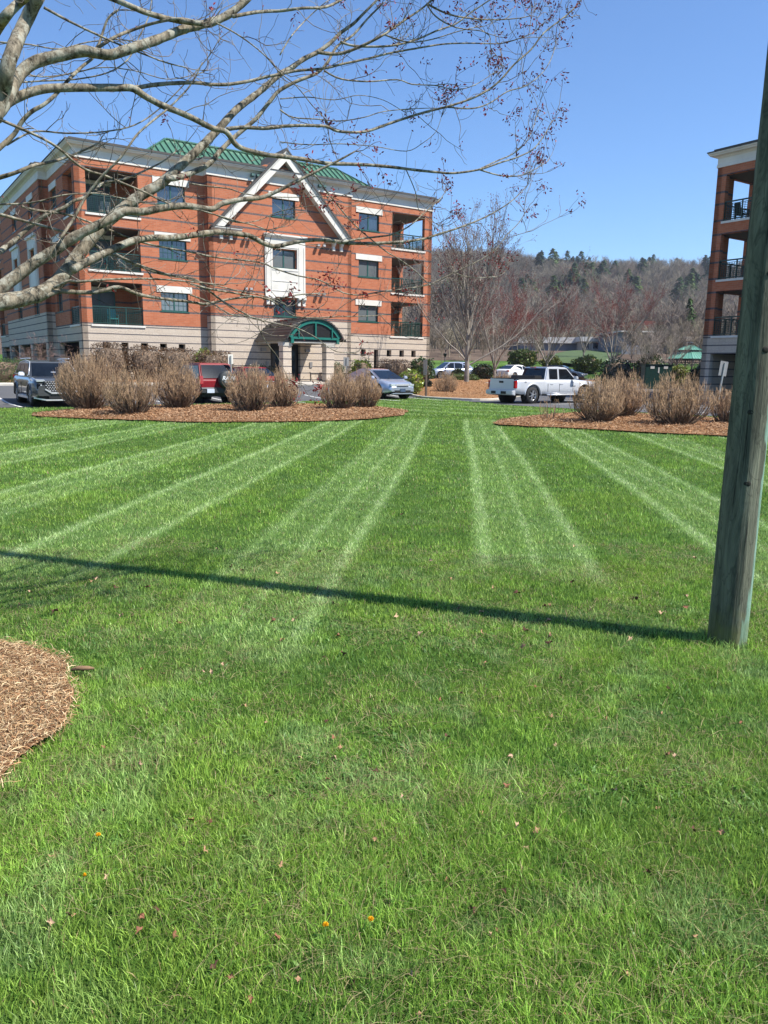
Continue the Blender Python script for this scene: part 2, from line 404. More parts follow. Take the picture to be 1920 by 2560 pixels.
BED_T = [(-2.5+float(ringr(a))*math.cos(a), 3.05+float(ringr(a))*math.sin(a)) for a in np.linspace(0, 2*math.pi, 60, endpoint=False)]
ISL = smoothpoly([(1.5,42.0),(3.9,38.9),(5.3,39.0),(6.6,42),(8.2,47),(7.9,51.8),(5.5,53.6),(3.2,52.2),(1.6,48)], 4)
FARBED = [(2.2,60.5),(5,58.6),(9,58.6),(13,61),(17,66),(26,67),(40,64),(40,68),(26,71.5),(15,71),(8,69),(3,67)]
for nm, pl, md in (('mulch_bed', BED_A, .10), ('mulch_bed', BED_B, .10), ('mulch_bed', BED_T, .05), ('mulch_bed', ISL, .22), ('mulch_bed', FARBED, .15)):
    tag(drape(nm, pl, M['mulch'], .045, .4 if pl is BED_T else 1.0, md), kind='structure')
# kerbs and pavement
def strip(name, pts, wd, h, mat, lift=.0):
    mb = MB(); P = [np.array(p, float) for p in pts]; Q = []
    for a, b in zip(P[:-1], P[1:]):
        n = max(1, int(np.linalg.norm(b-a)/1.0)); Q += [a+(b-a)*i/n for i in range(n)]
    Q.append(P[-1]); L = []
    for i, p in enumerate(Q):
        d = Q[min(i+1, len(Q)-1)]-Q[max(i-1, 0)]; d = d/np.linalg.norm(d); n = np.array([-d[1], d[0]]); L.append((p-n*wd/2, p+n*wd/2))
    vs = []
    for a, b in L:
        za = gz(*a)+lift; zb = gz(*b)+lift
        vs += [(a[0],a[1],za-.15),(a[0],a[1],za+h-.02),(a[0]*.85+b[0]*.15,a[1]*.85+b[1]*.15,za+h),(a[0]*.15+b[0]*.85,a[1]*.15+b[1]*.85,zb+h),(b[0],b[1],zb+h-.02),(b[0],b[1],zb-.15)]
    m = len(L); mb.add(vs, [(i*6+k, i*6+k+1, (i+1)*6+k+1, (i+1)*6+k) for i in range(m-1) for k in range(5)])
    return tag(mb.build(name, mat), kind='structure')
strip('kerb', [fac(-10,6.8), fac(29,6.8)], .16, .13, M['kerb']); strip('kerb', [fac(-13,3), fac(-10,6.8)], .16, .13, M['kerb'])
strip('kerb', [fac(-13,3), fac(-13,-30)], .16, .13, M['kerb'])
strip('kerb', ISL+[ISL[0]], .16, .12, M['kerb']); strip('kerb', FARBED+[FARBED[0]], .16, .13, M['kerb'])
tag(drape('pavement', [fac(-10,6.7), fac(29,6.7), fac(29,5.0), fac(15.6,5.0), fac(15.6,.7), fac(9.2,.7), fac(9.2,5.0), fac(-10,5.0)], M['concrete'], .12, 1.5), kind='structure')
tag(drape('mulch_bed', [fac(-12,4.98), fac(9.15,4.98), fac(9.15,.62), fac(7.3,.02), fac(-12,.02)], M['mulch'], .10, 1.5, .1), kind='structure')
tag(drape('mulch_bed', [fac(15.65,4.98), fac(29,4.98), fac(29,.02), fac(17.7,.02), fac(15.65,.62)], M['mulch'], .10, 1.5, .1), kind='structure')
tag(drape('back_lawn', smoothpoly([(18.6,86.5),(21.5,84.8),(24.8,87),(27.5,95),(31,104),(33,112),(29.5,116),(26,112.5),(22,102),(20,94)], 3), simple('back_lawn_turf', (.055, .09, .025), .95, var=.3, scale=1.5), .42, 2), kind='structure')
# painted bay lines
def pline(a, b, wd=.11):
    a = np.array(a); b = np.array(b); d = (b-a)/np.linalg.norm(b-a); n = np.array([-d[1], d[0]])*wd/2; mb = MB(); m = max(2, int(np.linalg.norm(b-a)))
    pts = [a+(b-a)*i/m for i in range(m+1)]
    vs = [(q[0], q[1], gz(*q)+.032) for p in pts for q in (p-n, p+n)]
    mb.add(vs, [(2*i, 2*i+1, 2*i+3, 2*i+2) for i in range(m)]); return mb
lm = MB()
def addline(a, b):
    q = pline(a, b); lm.add(q.v, q.f)
for u in (-19.7,-17,-14.2,-11.5,-8.8,-6.15,-3.5,-.4,2.6,5.2,7.9,10.3,12.9):
    addline(fac(u, 11.8), fac(u, 16.9))
for t_ in (19.2,21.9,24.2,26.5,28.9,31.3,33.7): addline(fac(15.3, t_), fac(20.4, t_))
tag(lm.build('road_markings', M['line'], recalc=False), kind='structure')

# ---------------------------------------------------------------- brick apartment buildings
ZS = [3.80, 6.82, 9.88]          # balcony sills; openings 2.4 high
def panel(mb, org, dr, L, z0, z1, holes=(), th=.3, inn=None):
    """wall in a vertical plane: org (x,y), direction dr, outward side is to the right of dr; holes (a0,a1,z0,z1)"""
    dx, dy = dr; nx, ny = dy, -dx
    A = sorted({0, L, *[min(max(q, 0), L) for h in holes for q in h[:2]]}); Z = sorted({z0, z1, *[min(max(q, z0), z1) for h in holes for q in h[2:]]})
    P = lambda a, z, t: (org[0]+dx*a-nx*t, org[1]+dy*a-ny*t, z)
    def solid(i, j):
        if i < 0 or j < 0 or i >= len(A)-1 or j >= len(Z)-1: return False
        a = (A[i]+A[i+1])/2; z = (Z[j]+Z[j+1])/2
        return not any(h[0] < a < h[1] and h[2] < z < h[3] for h in holes)
    for i in range(len(A)-1):
        for j in range(len(Z)-1):
            if not solid(i, j): continue
            a0, a1, b0, b1 = A[i], A[i+1], Z[j], Z[j+1]
            mb.quad(P(a0,b0,0), P(a1,b0,0), P(a1,b1,0), P(a0,b1,0)); mb.quad(P(a0,b0,th), P(a0,b1,th), P(a1,b1,th), P(a1,b0,th))
            if not solid(i-1, j): mb.quad(P(a0,b0,0), P(a0,b1,0), P(a0,b1,th), P(a0,b0,th))
            if not solid(i+1, j): mb.quad(P(a1,b0,0), P(a1,b0,th), P(a1,b1,th), P(a1,b1,0))
            if not solid(i, j-1): mb.quad(P(a0,b0,0), P(a0,b0,th), P(a1,b0,th), P(a1,b0,0))
            if not solid(i, j+1): mb.quad(P(a0,b1,0), P(a1,b1,0), P(a1,b1,th), P(a0,b1,th))
def sweep(mb, poly, prof, closed=True):
    """mitred moulding round a footprint; prof points (out, z)"""
    n = len(poly); P = [np.array(p, float) for p in poly]; ring = []
    for i in range(n):
        a, b, c = P[i-1], P[i], P[(i+1) % n]
        d1 = (b-a)/np.linalg.norm(b-a); d2 = (c-b)/np.linalg.norm(c-b)
        n1 = np.array([d1[1], -d1[0]]); n2 = np.array([d2[1], -d2[0]]); m = (n1+n2)/(1+n1@n2)
        ring.append([(b[0]+m[0]*o, b[1]+m[1]*o, z) for o, z in prof])
    k = len(prof)
    mb.add([p for r in ring for p in r], [(i*k+j, ((i+1) % n)*k+j, ((i+1) % n)*k+j+1, i*k+j+1) for i in range(n) for j in range(k-1)])
def window(root, org, dr, a0, a1, z0, z1, blind=False, lintel=True, grid=False, rec=.12):
    dx, dy = dr; nx, ny = dy, -dx; ang_ = math.atan2(dy, dx)
    def tf(mb):
        q = MB()
        for (a, t, z) in mb.v: q.v.append((org[0]+dx*a+nx*t, org[1]+dy*a+ny*t, z))
        q.f = mb.f; q.sm = mb.sm; return q
    fr = MB(); w_ = .055
    for x0, x1, q0, q1 in ((a0, a1, z0, z0+w_), (a0, a1, z1-w_, z1), (a0, a0+w_, z0+w_, z1-w_), (a1-w_, a1, z0+w_, z1-w_), ((a0+a1)/2-.04, (a0+a1)/2+.04, z0+w_, z1-w_)):
        fr.box(x0, x1, -rec-.06, -rec, q0, q1)
    if grid:
        for k in (1, 2, 4, 5): x = a0+(a1-a0)*k/6; fr.box(x-.01, x+.01, -rec-.045, -rec-.012, z0+w_, z1-w_)
        for k in (1, 2): z = z0+(z1-z0)*k/3; fr.box(a0+w_, a1-w_, -rec-.045, -rec-.010, z-.01, z+.01)
    win = tf(fr).build('window', M['teal_frame'], root)
    p = MB(); p.box(a0+.02, a1-.02, -rec-.055, -rec-.03, z0+.02, z1-.02); tf(p).build('pane', M['pane_blind' if blind else 'pane'], win)
    s = MB(); s.box(a0-.06, a1+.06, -.1, .03, z0-.07, z0-.003); tf(s).build('sill', M['teal_frame'], win)
    if lintel:
        l_ = MB(); l_.box(a0-.25, a1+.25, -.05, .045, z1+.003, z1+.37); tf(l_).build('lintel', M['white'], win)
def railing(root, p, q, z, h=1.0, mesh_step=.10):
    """green metal railing with mesh infill between two points"""
    mb = MB(); p = Vector((*p, z)); q = Vector((*q, z)); L = (q-p).length; d = (q-p)/L
    for hh, t in ((h, .07), (.09, .05), (h-.12, .03)): mb.bar(p+Vector((0,0,hh)), q+Vector((0,0,hh)), t)
    for k in range(4): a = p+d*(L*k/3); mb.bar(a, a+Vector((0,0,h)), .06)
    n = int(L/mesh_step)
    for k in range(1, n): a = p+d*(L*k/n); mb.bar(a+Vector((0,0,.1)), a+Vector((0,0,h-.12)), .018)
    for k in range(1, 8): mb.bar(p+Vector((0,0,.1+k*.1)), q+Vector((0,0,.1+k*.1)), .018)
    return mb.build('railing', M['dark_green'], root, recalc=False)
def balcony(root, x0, x1, y0, y1, z, back_door=True, facing='y', top=2.4):
    """room behind the openings: local rectangle, floor at z"""
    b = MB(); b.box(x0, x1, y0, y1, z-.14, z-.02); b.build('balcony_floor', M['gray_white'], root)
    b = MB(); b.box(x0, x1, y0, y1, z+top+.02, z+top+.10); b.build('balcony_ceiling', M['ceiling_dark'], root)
def make_building(name, label, full=True):
    root = thing(name, label, 'apartment building')
    W, DP, e = 24.8, 30.0, .6
    by = .5; bv0, bv1 = 6.95, 22.4
    wb, wk = MB(), MB()
    BT = 12.72; G0 = -.4
    X, Yd = (1, 0), (0, 1)
    bh = [(.6, 3.5, z, z+2.4) for z in ZS]
    def low(mbb, org, dr, L, holes, ztop): panel(mbb, org, dr, L, G0, ztop, holes)
    if full:
        # front, three planes
        wins = []
        hl = [(a, a+.42, 2.35, 2.80) for a in (1.07, 3.29, 4.43, 5.58)]+[(2.14, 2.55, .6, 2.80)]
        winz = [(4.73, 5.82), (7.74, 8.86), (10.84, 11.93)]
        panel(wb, (0,0), X, 7.45, ZS[0], BT, bh+[(4.6, 6.28, a, b) for a, b in winz]); panel(wk, (0,0), X, 7.45, G0, ZS[0], hl)
        cw = [(11.7-7.45, 13.33-7.45, a, b) for a, b in winz]
        panel(wb, (7.45,-e), X, 10.1, 4.60, BT+.08, cw)
        panel(wk, (7.45,-e), X, 10.1, G0, 4.60, [(4.0, 6.17, .55, 3.0)])
        hr = [(a-17.55, a+.4-17.55, 2.35, 2.80) for a in (18.75, 20.95, 22.07, 23.14)]+[(19.85-17.55, 20.22-17.55, .6, 2.80)]
        panel(wb, (17.55,0), X, 7.25, ZS[0], BT, [(3.72, 6.57, z, z+2.4) for z in ZS]+[(.96, 2.62, a, b) for a, b in winz]); panel(wk, (17.55,0), X, 7.25, G0, ZS[0], hr)
        for o in (wb, wk):
            z0, z1 = (4.60, BT+.08) if o is wb else (G0, 4.60)
            panel(o, (7.45, 0), (0,-1), e, z0, z1); panel(o, (17.55,-e), (0,1), e, z0, z1)
    else:
        panel(wb, (0,0), X, W, ZS[0], BT, bh); panel(wk, (0,0), X, W, G0, ZS[0])
    # left side (seen), running back from the front corner; direction reversed so outside faces -x
    def side(org_y0, org_y1, x, holes_b, holes_k, zb=None):
        L = org_y1-org_y0
        fb = [(L-(h[1]-org_y0), L-(h[0]-org_y0), h[2], h[3]) for h in holes_b]; fk = [(L-(h[1]-org_y0), L-(h[0]-org_y0), h[2], h[3]) for h in holes_k]
        zz = zb or ZS[0]
        panel(wb, (x, org_y1), (0,-1), L, zz, BT+(.0 if not zb else .08), fb); panel(wk, (x, org_y1), (0,-1), L, G0, zz, fk)
    winz = [(4.73, 5.82), (7.74, 8.86), (10.84, 11.93)]
    side(0, bv0, 0, [(.5, 2.8, z, z+2.4) for z in ZS]+[(4.7, 6.2, a, b) for a, b in winz], [(1.0, 6.3, .9, 2.82)])
    side(bv0, bv1, -by, [(c-.85, c+.85, a, b) for c in (10.1, 16.4) for a, b in winz], [(7.9, 12.6, .9, 2.82), (13.2, 17.6, .9, 2.82), (18.2, 21.8, .9, 2.82)], 4.75)
    bk = (.55, 3.6) if not full else (.5, 2.8)
    side(bv1, DP, 0, [(DP-bk[1], DP-bk[0], z, z+2.4) for z in ZS]+[(DP-6.2, DP-4.7, a, b) for a, b in winz], [(DP-6.3, DP-.55, .45, 2.82)])
    for o, z0, z1 in ((wb, 4.75, BT+.08), (wk, G0, 4.75)):
        panel(o, (-by, bv0), X, by, z0, z1); panel(o, (0, bv1), (-1,0), by, z0, z1)
    # right side and back
    panel(wb, (W, 0), Yd, DP, ZS[0], BT, [(.6, 3.6, z, z+2.4) for z in ZS] + [(DP-2.9, DP-.6, z, z+2.4) for z in ZS]); panel(wk, (W, 0), Yd, DP, G0, ZS[0])
    bo = (1.15, 3.1) if not full else (.6, 3.0)
    panel(wb, (W, DP), (-1,0), W, ZS[0], BT, [(W-bo[1], W-bo[0], z, z+2.4) for z in ZS]+[(.6, 3.5, z, z+2.4) for z in ZS]); panel(wk, (W, DP), (-1,0), W, G0, ZS[0])
    # inner partitions that close the balconies and the garage
    rooms = [(.3, 3.75, .3, 3.0), (W-4.2, W-.3, .3, 3.9), (.3, 3.9, DP-4.0, DP-.3), (W-3.9, W-.3, DP-3.2, DP-.3)]
    for (x0, x1, y0, y1) in rooms:
        for z in ZS:
            inner = []
            if x0 < 5: wb.quad((x1,y0,z-.1),(x1,y1,z-.1),(x1,y1,z+2.5),(x1,y0,z+2.5))
            else: wb.quad((x0,y0,z-.1),(x0,y1,z-.1),(x0,y1,z+2.5),(x0,y0,z+2.5))
            yy = y1 if y0 < 5 else y0
            wb.quad((x0,yy,z-.1),(x1,yy,z-.1),(x1,yy,z+2.5),(x0,yy,z+2.5))
            balcony(root, x0, x1, y0, y1, z)
            yd = yy-.06 if y0 < 5 else yy+.06
            xa = x0+.5 if x0 < 5 else x0+.15
            dd = MB(); dd.box(xa, xa+1.9, yd-.03, yd+.03, z, z+2.1)
            dr_ = dd.build('balcony_door', M['teal_frame'], root)
            dg = MB(); dg.box(xa+.08, xa+.9, yd-.05, yd+.05, z+.1, z+2.0); dg.box(xa+1.0, xa+1.82, yd-.05, yd+.05, z+.1, z+2.0); dg.build('pane', M['door_dark'], dr_)
            hd = MB(); hd.box(xa-.1, xa+2.0, yd-.05, yd+.05, z+2.103, z+2.33); hd.build('lintel', M['white'], dr_)
    wall = wb.build('brick_wall', M['brick'], root, recalc=False); base = wk.build('block_base', M['block'], root, recalc=False)
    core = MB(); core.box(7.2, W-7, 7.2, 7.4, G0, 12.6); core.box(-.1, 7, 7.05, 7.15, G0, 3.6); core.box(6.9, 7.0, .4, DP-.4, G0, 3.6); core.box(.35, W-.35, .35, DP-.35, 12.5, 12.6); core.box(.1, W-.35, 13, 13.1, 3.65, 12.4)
    core.build('inner_wall', M['door_dark'], root)  # near-black wall colour stands in for the shade inside the garage
    # sills, railings
    sl_ = MB()
    for z in ZS:
        sl_.box(.5, 3.6, -.06, .3, z-.12, z-.003); sl_.box(W-3.6, W-.6, -.06, .3, z-.12, z-.003)
        sl_.box(-.06, .298, .45, 2.85, z-.12, z-.004); sl_.box(-.06, .298, DP-bk[1]-.05, DP-bk[0]+.05, z-.12, z-.004); sl_.box(W-.3, W+.06, .55, 3.65, z-.12, z-.004)
    sl_.build('sill', M['white'], root)
    for z in ZS:
        if full:
            railing(root, (.62, .12), (3.48, .12), z); railing(root, (W-3.5, .12), (W-.7, .12), z, mesh_step=.13); railing(root, (W-.15, .65), (W-.15, 3.55), z, mesh_step=.13)
        railing(root, (.12, .55), (.12, 2.78), z)
        railing(root, (.12, DP-bk[1]), (.12, DP-bk[0]), z, mesh_step=.14); railing(root, (bo[0], DP-.12), (bo[1], DP-.12), z, mesh_step=.14)
    # windows
    for k, (a, b) in enumerate(winz):
        if full:
            window(root, (0,0), X, 4.6, 6.28, a, b, blind=(k == 0), grid=(k < 2)); window(root, (0,0), X, 18.51, 20.17, a, b, blind=(k < 2))
            window(root, (0,-e), X, 11.7, 13.33, a, b, blind=(k == 1), lintel=(k == 2))
        for yc, xx, ln in ((5.45, 0, True), (10.1, -by, k == 2), (16.4, -by, k == 2)):
            window(root, (xx, 30), (0,-1), 30-yc-.75, 30-yc+.75, a, b, lintel=ln, blind=(k == 1))
    # cornice all round
    foot = [(0,0), (7.45,0), (7.45,-e), (17.55,-e), (17.55,0), (W,0), (W,DP), (0,DP), (0,bv1), (-by,bv1), (-by,bv0), (0,bv0)] if full else [(0,0), (W,0), (W,DP), (0,DP), (0,bv1), (-by,bv1), (-by,bv0), (0,bv0)]
    cn = MB(); sweep(cn, foot, [(-.3,BT-.02),(.05,BT-.02),(.05,BT+.12),(.025,BT+.14),(.025,BT+.45),(.08,BT+.49),(.12,BT+.54),(.33,BT+.58),(.35,BT+.63),(.41,BT+.68),(.41,BT+.74),(-.3,BT+.74)])
    cn.build('cornice', M['white'], root)
    rf = MB(); sweep(rf, foot, [(.2,BT+.745),(.45,BT+.745),(.45,BT+.80),(.2,BT+.83),(.2,BT+.93),(-1.2,BT+1.0)])
    rf.quad((1,1,BT+.97),(W-1,1,BT+.97),(W-1,DP-1,BT+.97),(1,DP-1,BT+.97)); rf.build('roof', M['shingle'], root)
    # green standing seam roof set back on top
    gr = MB(); zb, zt = 13.6, 15.25; B_ = (4.0, 20.8, .75, DP-2); T_ = (6.3, 18.5, 3.05, DP-4.3)
    c = [(B_[0],B_[2],zb),(B_[1],B_[2],zb),(B_[1],B_[3],zb),(B_[0],B_[3],zb),(T_[0],T_[2],zt),(T_[1],T_[2],zt),(T_[1],T_[3],zt),(T_[0],T_[3],zt)]
    gr.add(c, [(0,1,5,4),(1,2,6,5),(2,3,7,6),(3,0,4,7),(4,5,6,7)])
    for i_ in range(4):
        a, b = Vector(c[i_+4]), Vector(c[(i_+1) % 4+4]); gr.bar(a+Vector((0,0,.03)), b+Vector((0,0,.03)), .22, .08); gr.bar(Vector(c[i_])+Vector((0,0,.04)), a+Vector((0,0,.04)), .12, .06)
    sm_ = MB(); n = int((B_[1]-B_[0])/.42)
    for k in range(1, n):
        x = B_[0]+k*.42; tx = T_[0] if x < T_[0] else (T_[1] if x > T_[1] else x); f_ = 1.0
        if x < T_[0]: f_ = (x-B_[0])/(T_[0]-B_[0])
        if x > T_[1]: f_ = (B_[1]-x)/(B_[1]-T_[1])
        p0 = Vector((x, B_[2], zb)); p1 = Vector((x, B_[2]+(T_[2]-B_[2])*f_, zb+(zt-zb)*f_)); up = Vector((0,-.04,.04)); sm_.bar(p0+up, p1+up, .04, .06)
    n = int((B_[3]-B_[2])/.42)
    for k in range(1, n):
        y = B_[2]+k*.42; f_ = min(1, (y-B_[2])/(T_[2]-B_[2]), (B_[3]-y)/(B_[3]-T_[3])); up = Vector((-.04,0,.04))
        sm_.bar(Vector((B_[0], y, zb))+up, Vector((B_[0]+(T_[0]-B_[0])*f_, y, zb+(zt-zb)*f_))+up, .04, .06)
    go = gr.build('green_roof', M['green_roof'], root); sm_.build('roof_seam', simple('seam_dark_green', (.035,.10,.062), .5), go, recalc=False)
    if not full: return root
    # ---- gable on the front
    y0 = -e; ya = y0-.42
    tri = MB(); tri.prism([(8.9, BT+.07), (16.1, BT+.07), (12.5, 14.35)], y0-.001, y0+.3); tri.build('gable_wall', M['brick'], root)
    def rake(sx):
        m = MB(); X_ = lambda u: 12.5+sx*(u-12.5)
        m.prism([(X_(7.72), 9.72), (X_(8.22), 9.72), (X_(12.5), 14.10), (X_(12.5), 14.62)], ya, y0-.002)
        m.prism([(X_(7.66), 9.80), (X_(7.80), 9.80), (X_(12.5), 14.62), (X_(12.5), 14.74)], ya-.05, ya-.002)
        return m.build('rake_board', M['white'], root)
    rake(1); rake(-1)
    gro = MB()
    for sx in (1, -1):
        X_ = lambda u: 12.5+sx*(u-12.5)
        gro.prism([(X_(7.52), 9.74), (X_(7.655), 9.72), (X_(12.5), 14.745), (X_(12.5), 14.88)], ya-.1, y0-.003)
        gro.prism([(X_(11.5), 13.72), (X_(11.55), 13.65), (X_(12.5), 14.745), (X_(12.5), 14.88)], y0+.002, 2.6)
    gro.build('gable_roof', M['shingle'], root)
    for a in (7.62, 15.55):
        m = MB(); m.prism([(y0-.003, 9.62), (y0-.40, 9.62), (y0-.47, 9.70), (y0-.47, 9.76), (y0-.003, 9.80)], a, a+1.83, 'x'); m.build('cornice_return', M['white'], root)
        m = MB(); m.prism([(y0-.003, 9.803), (y0-.49, 9.763), (y0-.49, 9.79), (y0-.003, 9.86)], a-.03, a+1.86, 'x'); m.build('return_cap', M['shingle'], root)
    def bracket(a, z):
        m = MB(); m.prism([(y0-.003, z), (y0-.16, z+.02), (y0-.15, z+.28), (y0-.30, z+.42), (y0-.30, z+.52), (y0-.003, z+.52)], a-.1, a+.1, 'x'); m.build('bracket', M['white'], root, bevel=.012)
    for a in (8.22, 8.84, 16.1, 16.7): bracket(a, 9.09)
    for a in (11.28, 11.62-.02, 13.5, 13.86): bracket(a, 5.40)
    for a, z in ((9.78, 9.3), (10.1, 9.3), (14.88, 9.32), (15.3, 9.32), (9.72, 6.25), (10.06, 6.25), (14.88, 6.25), (15.3, 6.25), (10.3, 13.0), (10.65, 13.0), (15.0, 13.0), (15.35, 13.0)):
        m = MB(); m.bar((a, y0-.003, z+.04), (a, y0-.14, z+.04), .05); m.prism([(y0-.10, z-.07), (y0-.32, z-.03), (y0-.30, z+.10), (y0-.12, z+.10)], a-.09, a+.09, 'x'); m.build('wall_light', M['sign_alu'] if z < 12 else M['teal_frame'], root)
    # white bay panel round the middle window
    wp = MB(); z0, z1 = 5.95, 9.72; a0, a1 = 11.12, 13.98
    panel(wp, (a0, y0-.10), X, a1-a0, z0, z1, [(11.7-a0-.06, 13.33-a0+.06, 7.72, 8.92)], th=.098)
    for x0, x1, q0, q1 in ((11.2, 11.23, 6.0, 9.1), (11.52, 11.55, 6.0, 9.1), (13.5, 13.53, 6.0, 9.1), (13.85, 13.88, 6.0, 9.1), (11.6, 13.45, 7.58, 7.64), (11.6, 13.45, 9.0, 9.05), (11.6, 13.45, 6.30, 6.33), (11.62, 13.43, 6.9, 6.93)):
        wp.box(x0, x1, y0-.125, y0-.102, q0, q1)
    wp.box(a0-.03, a1+.03, y0-.16, y0-.102, 5.93, 6.07); wp.prism([(y0-.102, 9.50), (y0-.18, 9.56), (y0-.26, 9.66), (y0-.26, 9.76), (y0-.002, 9.76)], a0-.08, a1+.08, 'x')
    wp.build('bay_panel', M['white'], root)
    for yc in (10.1, 16.4):       # the same panels on the long side
        m = MB(); panel(m, (-by-.10, yc+1.43), (0,-1), 2.86, 5.95, 9.72, [(1.43-.87, 1.43+.87, 7.72, 8.92)], th=.098)
        for q0, q1 in ((yc-1.3, yc-1.27), (yc-1.0, yc-.97), (yc+.97, yc+1.0), (yc+1.27, yc+1.3)): m.box(-by-.125, -by-.102, q0, q1, 6.0, 9.1)
        m.box(-by-.22, -by-.102, yc-1.5, yc+1.5, 9.60, 9.76); m.build('bay_panel', M['white'], root)
        for a in (yc-1.25, yc-.95, yc+.95, yc+1.25):
            m = MB(); m.prism([(-by-.003, 5.42), (-by-.16, 5.44), (-by-.15, 5.68), (-by-.30, 5.82), (-by-.30, 5.94), (-by-.003, 5.94)], a-.09, a+.09, 'y'); m.build('bracket', M['white'], root)
    for xx in (14.4-.1,):
        pass
    # ---- arched entrance canopy
    ca, cb = 10.43, 14.42; cy = -4.95; mid = (ca+cb)/2; hw = (cb-ca)/2; ez, tz = 3.18, 4.47
    rise = tz-ez; Rr = (hw*hw+rise*rise)/(2*rise); half = math.asin(min(1, hw/Rr))
    arc = lambda r, k, n=22: (mid+r*math.sin(-half+2*half*k/n), tz-Rr+r*math.cos(-half+2*half*k/n))
    m = MB(); m.prism([arc(Rr, k) for k in range(23)]+[arc(Rr-.07, k) for k in range(22, -1, -1)], cy, -e+.01)
    for k in range(0, 23): p = arc(Rr+.015, k); m.bar((p[0], cy-.01, p[1]), (p[0], -e+.01, p[1]), .02, .05)
    m.build('canopy_roof', M['bronze'], root, recalc=False)
    m = MB(); m.box(ca-.09, ca-.003, cy-.02, -e-.01, ez-.10, ez+.05); m.box(cb+.003, cb+.09, cy-.02, -e-.01, ez-.10, ez+.05); m.build('gutter', M['door_dark'], root)
    m = MB(); m.prism([arc(Rr-.17, k) for k in range(1, 22)]+[arc(Rr-.33, k) for k in range(21, 0, -1)], cy+.10, cy+.22)
    m.prism([arc(Rr-.073, k) for k in range(1, 22)]+[arc(Rr-.15, k) for k in range(21, 0, -1)], cy+.14, cy+.2)
    m.box(ca+.34, cb-.34, cy+.11, cy+.21, ez+.0, ez+.13); m.box(mid-.04, mid+.04, cy+.05, cy+.15, ez+.133, tz-.33)
    for s_ in (-1, 1):
        m.box(mid+s_*1.15-.03, mid+s_*1.15+.03, cy+.06, cy+.14, ez+.133, ez+.70); m.box(mid+s_*(hw-.42)-.09, mid+s_*(hw-.42)+.09, cy+.08, cy+.24, ez-.24, ez-.004)
    m.build('canopy_arch', M['green_trim'], root)
    m = MB(); m.box(ca+.02, cb-.02, cy+.46, -e-.02, ez-.018, ez+.01); m.prism([arc(Rr-.32, k) for k in range(23)], cy+.17, cy+.20); m.build('canopy_soffit_and_shade', M['door_dark'], root)  # soffit, plus a dark sheet filling the arch in place of interior shade
    m = MB(); m.box(ca+.12, ca+.40, cy+.5, -e-.02, ez-.22, ez-.02); m.box(cb-.40, cb-.12, cy+.5, -e-.02, ez-.22, ez-.02); m.box(ca+.41, cb-.41, cy+.2, cy+.45, ez-.22, ez-.03); m.build('canopy_beam', M['gray_white'], root)
    for a in (10.30, 13.26):
        m = MB(); m.box(a, a+.55, cy+.25, cy+.80, .3, ez-.223); m.build('canopy_column', M['block'], root)
        m = MB(); m.box(a-.04, a+.59, cy+.21, cy+.84, ez-.42, ez-.225); m.build('column_cap', M['gray_white'], root)
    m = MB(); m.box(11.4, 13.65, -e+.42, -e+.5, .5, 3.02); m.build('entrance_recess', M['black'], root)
    for a in (11.6, 12.56):
        m = MB(); m.box(a, a+.92, -e+.33, -e+.41, .6, 2.7); dd = m.build('entrance_door', M['door_dark'], root)
        m = MB(); m.box(a+.12, a+.80, -e+.315, -e+.328, .8, 2.55); m.build('pane', M['pane'], dd)
    m = MB(); m.box(13.95, 16.6, -e-.9, -e-.7, .3, 1.12); m.box(13.90, 16.65, -e-.95, -e-.65, 1.125, 1.18); m.build('planter_wall', M['block'], root)
    for a in (10.75, 13.95):
        m = MB(); m.box(a, a+.34, -e-.16, -e-.003, 2.5, 2.7); m.build('entrance_light', M['sign_alu'], root)
        m = MB(); m.box(a+.35, a+.55, -e-.06, -e-.004, 1.5, 1.85); m.build('notice_box', M['sign_alu'], root)
    for a in (.9,):
        pass
    return root
A = make_building('apartment_building', 'four storey red brick apartment building with white gable, balconies and green metal roof')
A.location = (C0[0], C0[1], 0); A.rotation_euler = (0, 0, PHI)
B = make_building('apartment_building', 'second brick apartment building cut off at the right edge behind the utility pole', False)
bc = np.array([17.9, 44.6]); bl_ = bc + N2*30
B.location = (bl_[0], bl_[1], -.25); B.rotation_euler = (0, 0, PHI)
for o_ in (A, B): o_['group'] = 'brick apartment buildings round the car park'

# ---------------------------------------------------------------- vehicles (local x forward, y left)
def tube_wheel(root, x, y, r, wd, spokes=5, rim='rim', back=False):
    s = 1 if y > 0 else -1
    wt = thing_part('wheel', root, (x, y, r))
    t = MB(); t.lathe([(r*.60, -wd/2), (r*.93, -wd/2), (r, -wd*.32), (r, wd*.32), (r*.93, wd/2), (r*.60, wd/2)], 26, axis='y'); 
    t.build('tyre', M['tyre'], wt)
    m = MB(); o = s*wd*.40
    m.lathe([(r*.64, s*wd*.48), (r*.60, s*wd*.50), (r*.57, s*wd*.30), (r*.57, s*wd*.1)], 24, axis='y')
    for k in range(spokes):
        a = 2*math.pi*k/spokes+.3; c, q = math.cos(a), math.sin(a)
        m.bar((c*r*.06, s*wd*.42, q*r*.06), (c*r*.60, s*wd*.40, q*r*.60), r*.15 if spokes > 6 else r*.22, .03)
    m.lathe([(0, s*wd*.47), (r*.15, s*wd*.45), (r*.17, s*wd*.35)], 14, axis='y'); m.build('rim', M[rim], wt)
    d = MB(); d.lathe([(0, s*wd*.12), (r*.57, s*wd*.12)], 22, axis='y'); d.build('brake_disc', M['black'], wt)
def thing_part(name, parent, loc):
    o = bpy.data.objects.new(name, None); scene.collection.objects.link(o); o.parent = parent; o.location = loc; o.empty_display_size = .1; return o
